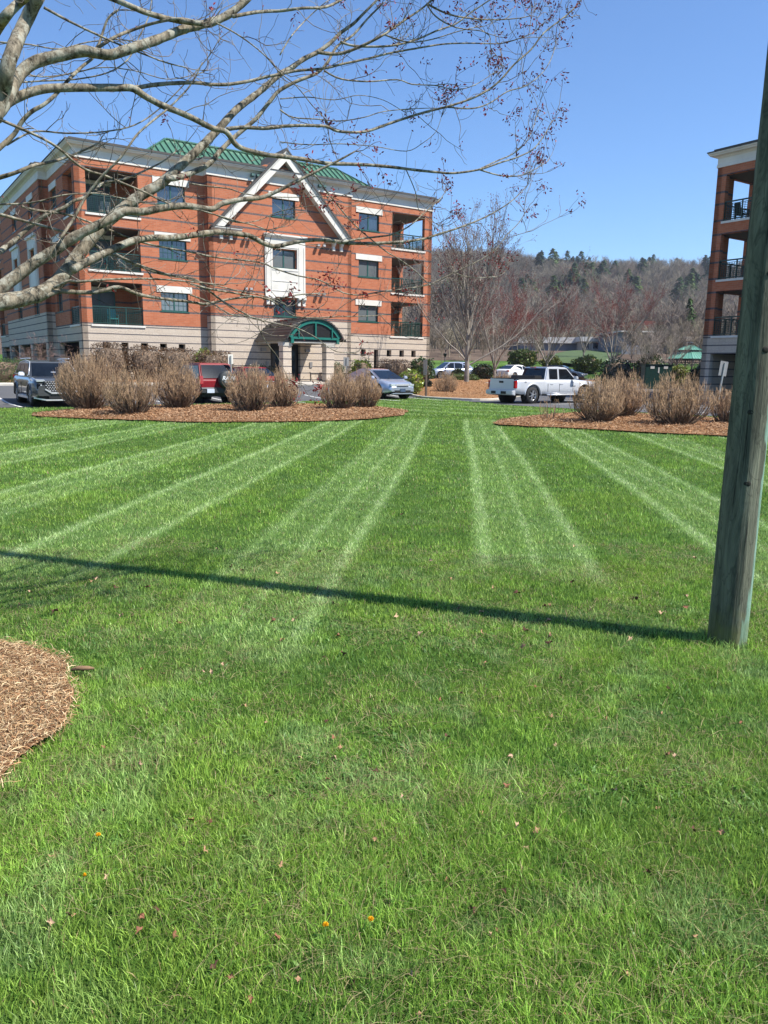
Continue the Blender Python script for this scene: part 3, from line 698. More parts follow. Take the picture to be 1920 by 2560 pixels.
def car(label, cat, loc, heading, P):
    """heading: direction (x,y) of the nose"""
    root = thing('parked_'+cat.replace(' ', '_'), label, cat, (loc[0], loc[1], gz(*loc)+.022), math.atan2(heading[1], heading[0]))
    L, W, wr = P['L'], P['W'], P['wr']; xf, xr = P['ax']; body_m = M[P['paint']]
    top = P['top']; sill = P.get('sill', .28); clad = P.get('clad', 0)
    xs = sorted(set(list(np.round(np.arange(-L/2, L/2+.01, .07), 3))+[L/2, -L/2, -L/2+.03, L/2-.03]))
    hw = W/2; ra = wr+P.get('gap', .07)
    tx = [p[0] for p in top]; tz = [p[1] for p in top]
    bed = P.get('bed'); rows = []
    for x in xs:
        e = min(1, (L/2-abs(x))/.55); k = P.get('nose', .16) if x > 0 else P.get('tail', .09)
        w_ = hw*(1-k*(1-e)**2.2); zt = float(np.interp(x, tx, tz)); zb = sill
        if e < 1: zb = sill+.10*(1-e)**2; zt -= .10*(1-e)**4
        for xa in (xf, xr):
            if abs(x-xa) < ra: zb = max(zb, wr+math.sqrt(ra*ra-(x-xa)**2))
        zb = min(zb, zt-.16); zm = max(zb+.05, sill+(zt-sill)*.45); zs = max(zm+.03, zt-.16)
        fl = .012 if any(abs(x-xa) < ra+.12 for xa in (xf, xr)) else 0
        if bed and bed[0] < x < bed[1]: inn = [(w_*.965, zt), (w_*.90, zt), (w_*.89, zt-.46), (0, zt-.46)]
        else: inn = [(w_*.945, zt-.05), (w_*.86, zt), (w_*.5, zt+.02), (0, zt+.03)]
        sec = [(w_*.93, zb), (w_+fl, zb+.03), (w_+fl, zm), (w_*.99, zs)]+inn
        rows.append([(x, y, z) for y, z in sec]+[(x, -y, z) for y, z in sec[::-1][1:]])
    b = MB(); n = len(rows[0]); vs = [p for r in rows for p in r]
    b.add(vs, [(i*n+k, i*n+k+1, (i+1)*n+k+1, (i+1)*n+k) for i in range(len(rows)-1) for k in range(n-1)], True)
    b.add(rows[0], [tuple(range(n))]); b.add(rows[-1], [tuple(range(n))[::-1]])
    bo = b.build('body', body_m, root)
    sub = MB(); sub.box(-L/2+.15, L/2-.15, -hw*.80, hw*.80, sill-.06, sill+.22); sub.box(-L/2+.5, L/2-.4, -hw*.62, hw*.62, sill+.1, sill+.42); sub.build('underbody', M['black'], root)
    for xa in (xf, xr):
        for s in (1, -1):
            m = MB(); m.lathe([(0, 0), (ra-.005, 0), (ra-.005, s*.26)], 24, (xa, s*(hw-.30), wr), 'y'); m.build('wheel_well', M['black'], root)
            tube_wheel(root, xa, s*(hw-.115), wr, .21, P.get('spokes', 5))
            if clad:
                m = MB(); N_ = 14
                pts = [(xa+(ra+.03)*math.cos(math.pi*k/N_), s*(hw+.008), wr+(ra+.03)*math.sin(math.pi*k/N_)) for k in range(N_+1)]
                m.tube(pts, .032, 6); m.build('wheel_arch_trim', M[P.get('archm', 'cladding')], root)
    # cabin
    (xa_, za), (xb, zb_), (xc, zc), (xd, zd) = P['cab']; yb, yt = hw*.90, hw*P.get('tumble', .70)
    c = MB(); pr = [(xa_, za, yb), (xb, zb_, yt), ((xb+xc)/2, max(zb_, zc)+.03, yt), (xc, zc, yt), (xd, zd, yb)]
    vs = [(x, y, z) for x, z, y in pr]+[(x, -y, z) for x, z, y in pr]+[(xa_, yb, za-.1), (xd, yb, zd-.1), (xa_, -yb, za-.1), (xd, -yb, zd-.1)]
    c.add(vs, [(0,1,2,3,4), (9,8,7,6,5), (0,5,6,1), (1,6,7,2), (2,7,8,3), (3,8,9,4), (10,0,4,11), (12,13,9,5), (10,12,5,0), (11,4,9,13), (10,11,13,12)])
    c.build('cabin', body_m, root, bevel=.05)
    # side glass following the cabin side
    def ysd(z): f = (z-za)/(zb_-za); return yb+(yt-yb)*f
    zlo, zhi = za+.05, min(zb_, zc)-.07
    def xfr(z): return xa_+(xb-xa_)*(z-za)/(zb_-za)
    def xrr(z): return xd+(xc-xd)*(z-zd)/(zc-zd)
    cuts = P['win']           # list of (x rear, x front) for each side window, None = slanted end
    for s in (1, -1):
        for (x0, x1) in cuts:
            m = MB(); q = []
            for z in (zlo, zhi):
                r0 = (xrr(z)+.14 if x0 is None else x0); r1 = (xfr(z)-.13 if x1 is None else x1)
                q.append((r0, s*(ysd(z)+.012), z)); q.append((r1, s*(ysd(z)+.012), z))
            m.quad(q[0], q[1], q[3], q[2]); 
            for a_, b_ in ((0,1),(2,3),(0,2),(1,3)): pass
            m.build('side_window', M['car_glass'], root)
    def endglass(name, x0, z0, x1, z1, w0, w1, mm):
        m = MB(); d = Vector((x1-x0, 0, z1-z0)); nn = Vector((-d.z, 0, d.x)).normalized()*.012
        if (nn.x > 0) != (x0 > x1): nn = -nn
        if nn.z < 0: nn = -nn
        f0, f1 = .07, .90; p = [Vector((x0, 0, z0))+d*f for f in (f0, f1)]; ww = [w0+(w1-w0)*f for f in (f0, f1)]
        m.quad(*[tuple(v) for v in (p[0]+nn+Vector((0, ww[0]-.07, 0)), p[0]+nn-Vector((0, ww[0]-.07, 0)), p[1]+nn-Vector((0, ww[1]-.07, 0)), p[1]+nn+Vector((0, ww[1]-.07, 0)))])
        m.build(name, mm, root)
    endglass('windscreen', xa_, za, xb, zb_, yb, yt, M['car_glass']); endglass('rear_window', xd, zd, xc, zc, yb, yt, M['car_glass'])
    # lines, handles, mirrors
    for s in (1, -1):
        for x in P['doors']:
            m = MB(); m.box(x-.008, x+.008, s*(hw+.001)-.006, s*(hw+.001)+.006, sill+.12, za-.16); m.build('door_gap', M['black'], root)
        for x in P['handles']:
            m = MB(); m.box(x-.1, x+.1, s*(hw*.995)-.015, s*(hw*.995)+.025, za-.20, za-.165); m.build('door_handle', M[P.get('handlem', P['paint'])], root, bevel=.008)
        xm = xa_-.35
        m = MB(); m.prism([(xm+.10, za+.04), (xm+.06, za+.19), (xm-.08, za+.20), (xm-.09, za+.04)], s*(hw+.03), s*(hw+.23)); m.build('mirror', M[P.get('mirror', P['paint'])], root, bevel=.03)
        m = MB(); m.bar((xm, s*(hw*.9), za+.07), (xm, s*(hw+.05), za+.09), .05); m.build('mirror_arm', M['black'], root)
    P['extra'](root, P, L, hw)
    return root
def plate_at(root, x, z, y=0, dark=False, s=1):
    m = MB(); m.box(x-.012, x+.012, y-.155, y+.155, z-.08, z+.08); p = m.build('licence_plate', M['plate_dark' if dark else 'plate'], root)
def front_bits(root, L, hw, zl, zg, grille='black', lamp=(.22, .13), yl=.70, chrome=True):
    for s in (1, -1):
        m = MB(); m.prism([(L/2-.30, zl-.02), (L/2-.02, zl-lamp[1]/2), (L/2+.005, zl+lamp[1]/2-.02), (L/2-.34, zl+lamp[1]/2)], s*(hw*yl-lamp[0]), s*(hw*yl+lamp[0]*.35)); m.build('headlight', M['lamp_lens'], root, bevel=.015)
    m = MB(); m.box(L/2-.06, L/2+.012, -hw*.45, hw*.45, zg-.05, zg+.05); m.build('grille', M[grille], root)
def ex_sedan_front(root, P, L, hw):
    front_bits(root, L, hw, .66, .66, 'chrome', (.20, .13), .72)
    m = MB(); m.box(L/2-.05, L/2+.016, -hw*.40, hw*.40, .595, .625); m.build('grille_slot', M['black'], root)
    m = MB(); m.box(L/2-.1, L/2+.012, -hw*.55, hw*.55, .27, .40); m.build('lower_intake', M['black'], root)
    m = MB(); m.box(L/2-.12, L/2+.02, -hw*.70, hw*.70, .215, .265); m.build('chin', M[P['paint']], root)
    plate_at(root, L/2+.025, .40, 0, True); tail_bits(root, L, hw, .80)
def tail_bits(root, L, hw, z, h=.16, w=.24):
    for s in (1, -1):
        m = MB(); m.prism([(-L/2-.006, z-h/2), (-L/2+.16, z-h/2+.02), (-L/2+.20, z+h/2), (-L/2-.0, z+h/2)], s*(hw*.97-w), s*(hw*.955)); m.build('tail_light', M['red_lens'], root, bevel=.012)
def ex_sedan(root, P, L, hw):
    front_bits(root, L, hw, .68, .62); tail_bits(root, L, hw, .86); plate_at(root, -L/2-.012, .62)
    m = MB(); m.box(-L/2-.014, -L/2+.02, -hw*.5, hw*.5, .80, .83); m.build('boot_trim', M['chrome'], root)
def ex_suv(root, P, L, hw):
    # thin running lights under the bonnet, tall lamps below, big mesh grille, chrome bars
    for s in (1, -1):
        m = MB(); m.prism([(L/2-.30, .93), (L/2-.05, .90), (L/2-.04, .945), (L/2-.34, .985)], s*(hw*.60), s*(hw*.90)); m.build('running_light', M['lamp_lens'], root)
        m = MB(); m.box(L/2-.16, L/2-.012, s*hw*.60 if s > 0 else -hw*.90, s*hw*.90 if s > 0 else -hw*.60, .64, .82); m.build('headlight', M['car_glass'], root, bevel=.015)
        m = MB(); m.box(L/2-.1, L/2-.004, s*hw*.75-.02, s*hw*.75+.02, .66, .80); m.build('headlight_strip', M['lamp_lens'], root)
        m = MB(); m.tube([(x, s*(hw*.70+.02), 1.70+.02*math.cos(x)) for x in np.linspace(-L/2+.75, .45, 8)], .018, 6); m.build('roof_rail', M['chrome'], root)
        m = MB(); m.tube([(.98, s*(hw*.905), 1.11), (.4, s*(hw*.73), 1.60), (-.6, s*(hw*.705), 1.66), (-1.55, s*(hw*.74), 1.58), (-2.0, s*(hw*.88), 1.18)], .013, 5); m.tube([(.9, s*hw*.93, 1.10), (-2.0, s*hw*.92, 1.14)], .013, 5); m.build('window_trim', M['chrome'], root)
    g_ = MB(); g_.prism([(-hw*.66, .92), (-hw*.58, .60), (-hw*.40, .52), (hw*.40, .52), (hw*.58, .60), (hw*.66, .92)], L/2-.06, L/2+.006, 'x'); gr = g_.build('grille', M['black'], root)
    st = MB()
    for r_ in range(6):
        for k in range(-7, 8):
            y = (k+(r_ % 2)*.5)*.085; z = .585+r_*.062
            if abs(y) < hw*(.42+.26*(z-.52)/.4): st.box(L/2+.007, L/2+.022, y-.022, y+.022, z-.013, z+.013)
    st.build('grille_stud', M['chrome'], gr)
    m = MB(); m.bar((L/2+.01, -hw*.62, .64), (L/2+.02, -hw*.40, .505), .05); m.bar((L/2+.02, -hw*.42, .505), (L/2+.02, hw*.42, .505), .06); m.bar((L/2+.01, hw*.62, .64), (L/2+.02, hw*.40, .505), .05)
    m.bar((L/2-.25, -hw*.98, .33), (L/2+.0, -hw*.62, .26), .045); m.bar((L/2+.0, -hw*.62, .255), (L/2+.0, hw*.62, .255), .05); m.bar((L/2-.25, hw*.98, .33), (L/2+.0, hw*.62, .26), .045); m.build('chrome_bar', M['chrome'], root)
    m = MB(); m.box(L/2-.08, L/2+.006, -hw*.5, hw*.5, .30, .42); m.build('lower_intake', M['black'], root)
    for s in (1, -1):
        m = MB(); m.box(-1.0, 1.0, s*(hw+.002)-.014, s*(hw+.002)+.014, .27, .36); m.build('sill_trim', M['chrome'], root)
    m = MB(); m.box(L/2-.9, L/2-.8, -.2, -.05, 1.22, 1.24); m.build('windscreen_sticker', M['plate'], root); tail_bits(root, L, hw, 1.0)
def text_mesh(name, txt, size, mat, parent, mw, ext=.003, shear=0, bold=0):
    cu = bpy.data.curves.new(name, 'FONT'); cu.body = txt; cu.size = size; cu.extrude = ext; cu.align_x = 'CENTER'; cu.align_y = 'CENTER'; cu.shear = shear; cu.offset = bold
    o = bpy.data.objects.new(name, cu); scene.collection.objects.link(o); dg = bpy.context.evaluated_depsgraph_get()
    me = bpy.data.meshes.new_from_object(o.evaluated_get(dg)); bpy.data.objects.remove(o)
    r_ = link(name, me, mat, parent); me.transform(mw); return r_
def ex_rav(root, P, L, hw):
    x = -L/2
    sp = thing_part('spare_wheel', root, (x-.17, -.28, .98))
    m = MB(); m.lathe([(0, -.125), (.30, -.12), (.345, -.09), (.36, 0), (.36, .12), (.30, .14)], 36, axis='y'); cv = m.build('wheel_cover', M['cover'], sp); cv.rotation_euler = (0, 0, R(-90))
    # lettering faces backwards
    mw = Matrix.Translation((-.135, 0, .05)) @ Matrix(((0,0,-1,0),(-1,0,0,0),(0,1,0,0),(0,0,0,1)))
    text_mesh('cover_lettering', 'RAV4', .23, M['cover_print'], sp, mw, .004, .25, .006)
    mw = Matrix.Translation((-.135, 0, -.10)) @ Matrix(((0,0,-1,0),(-1,0,0,0),(0,1,0,0),(0,0,0,1)))
    text_mesh('cover_lettering', 'TOYOTA', .085, M['cover_print'], sp, mw, .004, 0, .002)
    m = MB(); m.box(x-.10, x+.06, -hw*.97, hw*.97, .42, .66); m.build('rear_bumper', M['cladding'], root, bevel=.03)
    m = MB(); m.box(x-.115, x-.101, -.02+.30, hw*.93, .60, .66); m.build('bumper_step', M['sign_alu'], root)
    plate_at(root, x-.12, .52, .42)
    for s in (1, -1):
        m = MB(); m.prism([(x-.012, .78), (x+.1, .78), (x+.14, 1.12), (x+.0, 1.12)], s*(hw*.80), s*(hw*.985)); m.build('tail_light', M['red_lens'], root, bevel=.01)
    front_bits(root, L, hw, .8, .8)
    m = MB(); m.lathe([(.0, .0), (.02, .0), (.0, .6)], 6, (.7, .5, 1.6)); m.build('aerial', M['black'], root)
def ex_pickup(root, P, L, hw):
    x = -L/2
    m = MB(); m.box(x-.015, x+.02, -hw*.84, hw*.84, .62, 1.12); tg = m.build('tailgate', M[P['paint']], root, bevel=.012)
    m = MB(); m.box(x-.028, x-.016, -.14, .14, .93, 1.02); m.build('handle', M['black'], tg)
    m = MB(); m.box(x-.02, x+.03, -hw*.86, hw*.86, 1.121, 1.15); m.build('tailgate_cap', M['black'], root)
    for s in (1, -1):
        m = MB(); m.box(x-.02, x+.14, s*hw*.86 if s > 0 else -hw*.985, hw*.985 if s > 0 else -hw*.86, .70, 1.04); m.build('tail_light', M['red_lens'], root, bevel=.02)
        m = MB(); m.tube([(x+2.0, s*(hw+.03), .40), (x+3.9, s*(hw+.03), .40)], .035, 8); m.build('side_step', M['chrome'], root)
    m = MB(); m.prism([(x-.17, .42), (x-.17, .60), (x+.06, .62), (x+.06, .36)], -hw*.97, hw*.97); m.build('rear_bumper', M[P['paint']], root, bevel=.03)
    m = MB(); m.box(x-.175, x-.12, -.5, .5, .44, .56); bp = m.build('bumper_recess', M['black'], root)
    plate_at(root, x-.19, .51, 0)
    bd = MB(); bd.box(x+.06, x+1.80, -hw*.87, hw*.87, .675, .70)
    bd.build('bed_liner', M['black'], root)
    for s in (1, -1):
        m = MB(); m.box(x+.05, x+1.82, s*hw*.93-.05, s*hw*.93+.05, 1.105, 1.15); m.build('bed_rail', M['black'], root, bevel=.012)
    m = MB(); m.box(x+1.3, x+1.78, -hw*.85, hw*.85, .95, 1.28); m.build('tool_box', M['black'], root, bevel=.02)
    m = MB(); m.box(x+1.93, x+1.99, -.16, .16, 1.635, 1.675); m.build('brake_light', M['red_lens'], root)
    mw = Matrix.Translation((x+.62, -hw*1.005-.006, .98)) @ Matrix.Rotation(R(90), 4, 'X')
    text_mesh('fender_decal', 'TRD', .075, M['cladding'], root, mw, .002)
    mw = Matrix.Translation((1.05, -hw-.012, .80)) @ Matrix.Rotation(R(90), 4, 'X')
    text_mesh('door_badge', 'TACOMA', .065, M['cladding'], root, mw, .002)
    front_bits(root, L, hw, .95, .9, 'chrome')
    for k in range(0): pass
SED = dict(L=4.55, W=1.76, wr=.315, ax=(1.38, -1.30), top=[(-2.28,.98),(-1.7,1.03),(-1.2,.97),(1.0,.97),(1.6,.86),(2.15,.72),(2.28,.64)], sill=.24,
           cab=[(1.15,.95),(.25,1.41),(-.95,1.42),(-1.85,1.02)], win=[(None,-.62),(-.55,.25),(.33,None)], doors=[1.02,-.02,-1.0], handles=[.10,-.85], extra=ex_sedan, tumble=.68)
SED['win'] = [(None,-.05), (.03,None)]
FD, BD = tuple(N2), tuple(-N2)
car('silver saloon parked nose out behind the right end of the long shrub bed', 'car', fac(11.6, 12.95), FD, dict(SED, paint='p_blue', extra=ex_sedan_front, spokes=7, cab=[(1.42,.90),(.20,1.40),(-.85,1.42),(-1.95,1.05)], nose=.22))
car('grey sport utility car with studded grille and chrome bumper bar parked at the left', 'car', fac(-4.8, 14.85), FD,
    dict(L=4.78, W=1.90, wr=.365, ax=(1.44,-1.33), paint='p_grey', top=[(-2.4,1.08),(-1.2,1.06),(.9,1.06),(1.5,1.04),(2.1,.98),(2.39,.86)], sill=.30, clad=1, archm='p_grey', tumble=.76, nose=.12,
         cab=[(1.12,1.03),(.40,1.60),(-1.65,1.62),(-2.28,1.06)], win=[(None,-1.15),(-1.08,-.30),(-.22,None)], doors=[.90,-.22,-1.2], handles=[-.05,-1.05], extra=ex_suv, mirror='p_silver'))
car('pale green silver car showing only its front corner at the left edge', 'car', fac(-7.75, 14.95), FD, dict(SED, paint='p_mint', extra=ex_sedan_front))
car('red boxy sport utility car with a lettered spare wheel cover on its back', 'car', fac(1.45, 14.5), BD,
    dict(L=3.95, W=1.70, wr=.345, ax=(1.28,-1.13), paint='p_red', top=[(-1.98,.98),(.9,.98),(1.6,.92),(1.97,.80)], sill=.34, clad=1, tumble=.80,
         cab=[(1.05,.95),(.35,1.60),(-1.55,1.62),(-1.94,.98)], win=[(None,-.75),(-.68,.10),(.18,None)], doors=[.8,-.1], handles=[.0], extra=ex_rav, mirror='cladding', handlem='cladding'))
car('red car mostly hidden behind two bare shrubs in front of the entrance', 'car', fac(4.3, 12.8), BD, dict(SED, paint='p_red'))
car('silver crew cab pickup truck with black bed rails', 'pickup truck', fac(16.45, 20.1), tuple(D2),
    dict(L=5.45, W=1.86, wr=.385, ax=(1.80,-1.62), paint='p_silver', top=[(-2.72,1.12),(-.80,1.12),(-.78,1.10),(1.25,1.10),(1.6,1.08),(2.45,1.02),(2.71,.92)], sill=.42, clad=1, archm='p_silver', gap=.10,
         bed=(-2.66,-.84), tumble=.80, cab=[(1.40,1.07),(.72,1.66),(-.60,1.67),(-.78,1.09)], win=[(-.50,.05),(.16,None)], doors=[1.02,.10,-.66], handles=[.24,-.42], extra=ex_pickup, spokes=6, nose=.14))
g_ = lambda px, Y, dx=0: (float(at(px, 950, Y).x)+dx, Y)
car('white saloon parked in the back row beyond the pickup truck', 'car', g_(1290, 76), (.74,.67), dict(SED, paint='p_white', wr=.34))
car('dark blue grey saloon in the back row above the pickup cab', 'car', g_(1400, 70), (.90,-.43), dict(SED, paint='p_dark', wr=.34))
car('pale blue silver sport utility car in the back row left of the bare grey tree', 'car', g_(1124, 74), (-.93,-.36),
    dict(L=4.45, W=1.82, wr=.35, ax=(1.35,-1.27), paint='p_blue', top=[(-2.2,1.05),(.9,1.02),(1.6,.98),(2.2,.80)], sill=.30, tumble=.74,
         cab=[(1.15,1.0),(.35,1.60),(-1.35,1.62),(-2.1,1.08)], win=[(None,-1.0),(-.93,-.12),(-.05,None)], doors=[.9,-.1], handles=[.0,-.9], extra=ex_sedan))

# ---------------------------------------------------------------- vegetation
def ribbons(paths, n=3):
    """list of (pts(k,3), r0, r1) -> numpy 3 sided tubes"""
    V, F_ = [], []; o = 0
    for pts, r0, r1 in paths:
        pts = np.asarray(pts, float); m = len(pts)
        t = np.gradient(pts, axis=0); t /= np.linalg.norm(t, axis=1)[:,None]+1e-9
        ref = np.where(np.abs(t[:,2:3]) > .9, np.array([[1.,0,0]]), np.array([[0,0,1.]]))
        a = np.cross(t, ref); a /= np.linalg.norm(a, axis=1)[:,None]+1e-9; b = np.cross(t, a)
        r = np.linspace(r0, r1, m)[:,None,None]; c = 2*np.pi*np.arange(n)/n
        V.append((pts[:,None,:]+(a[:,None,:]*np.cos(c)[None,:,None]+b[:,None,:]*np.sin(c)[None,:,None])*r).reshape(-1, 3))
        i = (np.arange(m-1)*n)[:,None]; k = np.arange(n)[None,:]
        F_.append(np.stack([i+k, i+(k+1) % n, i+n+(k+1) % n, i+n+k], -1).reshape(-1, 4)+o); o += m*n
    return np.concatenate(V), np.concatenate(F_)
def unit(v): v = np.asarray(v, float); return v/(np.linalg.norm(v)+1e-9)
def grow(rg, p, d, L, r, depth, out, curl=.25, up=.15, nseg=4, spread=.6, kids_=(3, 5), shrink=.55, tips=None):
    pts = [np.array(p, float)]; d = unit(d)
    for s in range(nseg):
        d = unit(d+rg.normal(0, curl/nseg**.5, 3)+np.array([0, 0, up/nseg])); pts.append(pts[-1]+d*L/nseg)
    out.append((depth, np.array(pts), r, r*(.35 if depth else .3)))
    if depth == 0:
        if tips is not None: tips.append(pts[-1])
        return
    for k in range(rg.integers(*kids_)+ (1 if depth > 1 else 0)):
        f = rg.uniform(.25, 1.0); i = min(int(f*nseg), nseg-1); q = pts[i]+(pts[i+1]-pts[i])*(f*nseg-i)
        t = unit(pts[i+1]-pts[i]); nd = unit(t+unit(rg.normal(0, 1, 3))*spread)
        grow(rg, q, nd, L*shrink*rg.uniform(.7, 1.2), r*(1-.6*f)*.6, depth-1, out, curl, up, max(3, nseg-1), spread, kids_, shrink, tips)
def bush(label, x, y, wd, ht, seed, n=150, sparse=False, group='bare shrubs in the mulch beds', cat='shrub', mats=('bushstem', 'bushtwig'), dense=1.0):
    rg = np.random.default_rng(seed); z = gz(x, y)+.06
    root = thing('bare_shrub', label, cat, (x, y, z), 0, group)
    stems, twigs = [], []
    for k in range(n):
        a = rg.uniform(0, 2*math.pi); q = math.sqrt(rg.uniform(0, 1)); b = np.array([math.cos(a), math.sin(a), 0])
        p0 = b*q*.10*wd; ends = b*q*wd*.5*rg.uniform(.85, 1.04); h = ht*(1-(.38+.12*((seed*37) % 10)/10)*q**2.4)*rg.uniform(.84, 1.03)*(1+.07*math.sin(a*2+seed)+.06*math.sin(a*3+seed*2)); ends = ends*(1+.10*math.sin(a*3+seed*1.7))
        if sparse: h *= rg.uniform(.5, 1)
        tt = np.linspace(0, 1, 6)[:,None]
        pts = p0*(1-tt)+ends*(1-(1-tt)**2.1)+np.array([0, 0, h])*tt**1.15+rg.normal(0, .02, (6, 3))*(tt > 0)
        stems.append((pts, .013*(.7+.6*rg.random()), .0035))
        for j in range(int((5 if sparse else 10)*dense)):
            f = rg.uniform(.42, 1.0); i = min(int(f*5), 4); s = pts[i]+(pts[i+1]-pts[i])*(f*5-i); dd = unit(pts[i+1]-pts[i])
            o_ = unit(rg.normal(0, 1, 3)); nd = unit(dd*.9+o_*.60+np.array([0, 0, .18])); Ls = rg.uniform(.12, .32)*(ht/1.7)
            e1 = s+nd*Ls*.5; e2 = e1+unit(nd+np.array([0, 0, .45])+rg.normal(0, .15, 3))*Ls*.5
            twigs.append((np.array([s, e1, e2]), .0048, .0025))
    v, f = ribbons(stems); mesh_np('stem', v, f, M[mats[0]], root)
    v, f = ribbons(twigs); mesh_np('twig', v, f, M[mats[1]], root)
    return root
BU = [('broad bare shrub at the left end of the long bed by the grey car', 222,1024,2.5,2.12), ('low spreading bare shrub nearest the camera between the first and third of the long bed', 330,1034,1.95,1.62),
      ('tall round bare shrub beside the red boxy car', 446,1022,1.85,2.0), ('dense bare shrub right of the lettered wheel cover', 628,1030,1.95,1.78),
      ('narrow bare shrub in front of the hidden red car', 705,1020,1.5,1.66), ('bare shrub left of the two crowded at the right end of the long bed', 846,1024,1.55,1.66),
      ('open bare shrub leaning over the silver saloon', 906,1020,1.75,1.62), ('broad bare shrub hiding the front wheel of the pickup truck', 1495,1055,1.85,1.62),
      ('bare shrub half hidden behind its neighbour in the right bed', 1556,1042,1.75,1.72), ('widest bare shrub of the right bed, below the gazebo', 1688,1062,2.25,1.66), ('small bare shrub against the utility pole', 1815,1058,1.15,1.30)]
def gpt(px, py, z=0.0):
    d = CF + CR*((px-960)/1923) - CU*((py-1280)/1923); t = (z-1.6)/d.z; return (CAM.x+d.x*t, CAM.y+d.y*t)
for k, (lb, px, py, wd, ht) in enumerate(BU):
    x, y = gpt(px, py, .12); bush(lb, x, y, wd*.85, ht*.83, 100+k, n=int(125*wd))
x, y = gpt(1372, 1050, .12); bush('sparse cut back shrub of few pale stems at the left end of the right bed', x, y, 1.0, .95, 150, n=16, sparse=True)
bush('round bare shrub beside the brown sign post on the mulch island', 3.35, 43.2, 1.3, 1.35, 151, n=120, group='shrubs on the mulch island')
bush('bare brown shrub behind the pickup tailgate', 7.1, 46.5, 1.9, 1.25, 152, n=150, group='shrubs on the mulch island')

def leafy(label, name, x, y, wx, wy, ht, col, seed, n=2600, leaf=.05, shape='box', z=None, group=None, cat='shrub', rz=PHI, core=True):
    """evergreen or clipped shrub: inner twigs, leaf sized faces through the outer shell"""
    rg = np.random.default_rng(seed); z = gz(x, y)+.05 if z is None else z
    root = thing(name, label, cat, (x, y, z), rz, group)
    u = rg.normal(0, 1, (n, 3)); u /= np.linalg.norm(u, axis=1)[:,None]
    if shape == 'box': k = 5.0; s = (np.abs(u)**k).sum(1)**(-1/k); u = u*s[:,None]*.92
    lump = 1+.10*np.sin(u[:,0]*5+seed)*np.sin(u[:,1]*4+1)+.08*np.sin(u[:,2]*7+seed*2)+(.10*rg.normal(0, 1, n) if shape != 'box' else .03*rg.normal(0, 1, n))
    rr = (1-.30*rg.random(n)**2)*lump; P = u*rr[:,None]*np.array([wx/2, wy/2, ht/2])+np.array([0, 0, ht/2]); P = P[P[:,2] > .02]; n = len(P)
    a = rg.normal(0, 1, (n, 3)); a /= np.linalg.norm(a, axis=1)[:,None]; b = np.cross(a, rg.normal(0, 1, (n, 3))); b /= np.linalg.norm(b, axis=1)[:,None]
    s = leaf*rg.uniform(.6, 1.3, (n, 1)); V = np.stack([P-a*s, P-b*s*.42, P+a*s, P+b*s*.42], 1).reshape(-1, 3)
    F_ = np.arange(4*n).reshape(-1, 4); c = np.array(col)[None]*rg.uniform(.55, 1.5, (n, 1)); c[rg.random(n) < .12] *= np.array([1.9, 1.35, .7])
    mesh_np('foliage', V, F_, M['leafy'], root, np.repeat(np.clip(c, 0, 1), 4, 0))
    paths = []
    for k in range(60):
        i = rg.integers(0, n); paths.append((np.array([[0, 0, 0], P[i]*np.array([.4,.4,.5])+rg.normal(0,.03,3), P[i]*.93]), .012, .004))
    v, f = ribbons(paths); mesh_np('stem', v, f, M['bushstem'], root)
    if core:
        m = MB(); m.lathe([(.001, .05), (.30, .1), (.40, .5), (.33, .82), (.001, .9)], 10); 
        for i, p in enumerate(m.v): m.v[i] = (p[0]*wx, p[1]*wy, p[2]*ht)
        m.build('inner_growth', M['bushstem'], root)
    return root
BR = (.115, .075, .045)
def wallplant(px0, px1, t, ht, lab, name, col, **k):
    # place from the photograph: centre column, t metres in front of the facade
    pm = (px0+px1)/2; d = CF + CR*((pm-960)/1923) - CU*((900-1280)/1923)
    o = C0+N2*t; s_ = ((o[0]-CAM.x)*N2[0]+(o[1]-CAM.y)*N2[1])/(d.x*N2[0]+d.y*N2[1]); x, y = CAM.x+d.x*s_, CAM.y+d.y*s_
    wx = (px1-px0)/1923*y/.86
    return leafy(lab, name, x, y, wx, k.pop('wy', 1.2), ht, col, k.pop('seed', int(px0)), **k)
G_ = 'clipped hedges along the building front'
wallplant(233, 316, 2.0, 2.15, 'clipped brown hedge under the left balconies, leftmost of the row', 'hedge', BR, n=5200, leaf=.045, group=G_)
wallplant(324, 406, 2.0, 2.05, 'clipped brown hedge second from the left under the slit windows', 'hedge', BR, n=5200, leaf=.045, group=G_)
wallplant(404, 484, 2.2, 2.05, 'clipped brown hedge third along, above the tall round bare shrub', 'hedge', BR, n=5200, leaf=.045, group=G_)
wallplant(486, 532, 1.6, 2.0, 'yellow green evergreen poking up between two clipped brown hedges', 'evergreen_shrub', (.12, .17, .025), n=1500, leaf=.09, shape='round')
wallplant(500, 578, 2.4, 1.85, 'clipped brown hedge above the red boxy car', 'hedge', BR, n=5200, leaf=.045, group=G_)
wallplant(590, 700, 2.8, 1.1, 'low domed olive shrub left of the entrance path', 'evergreen_shrub', (.07, .09, .03), n=2600, leaf=.05, shape='round')
wallplant(816, 860, 2.4, 1.35, 'dark green dome clipped shrub right of the entrance', 'evergreen_shrub', (.035, .08, .02), n=2600, leaf=.04, shape='round')
wallplant(878, 930, 2.2, 1.5, 'loose yellow green rhododendron below the right slit windows', 'rhododendron', (.13, .19, .03), n=1100, leaf=.10, shape='round')
wallplant(940, 1030, 2.2, 1.55, 'clipped brown hedge behind the silver saloon', 'hedge', BR, n=5200, leaf=.045, group=G_)
wallplant(1026, 1084, 2.6, 1.75, 'dark glossy evergreen at the right corner of the brick building', 'evergreen_shrub', (.035, .075, .02), n=2600, leaf=.09, shape='round')
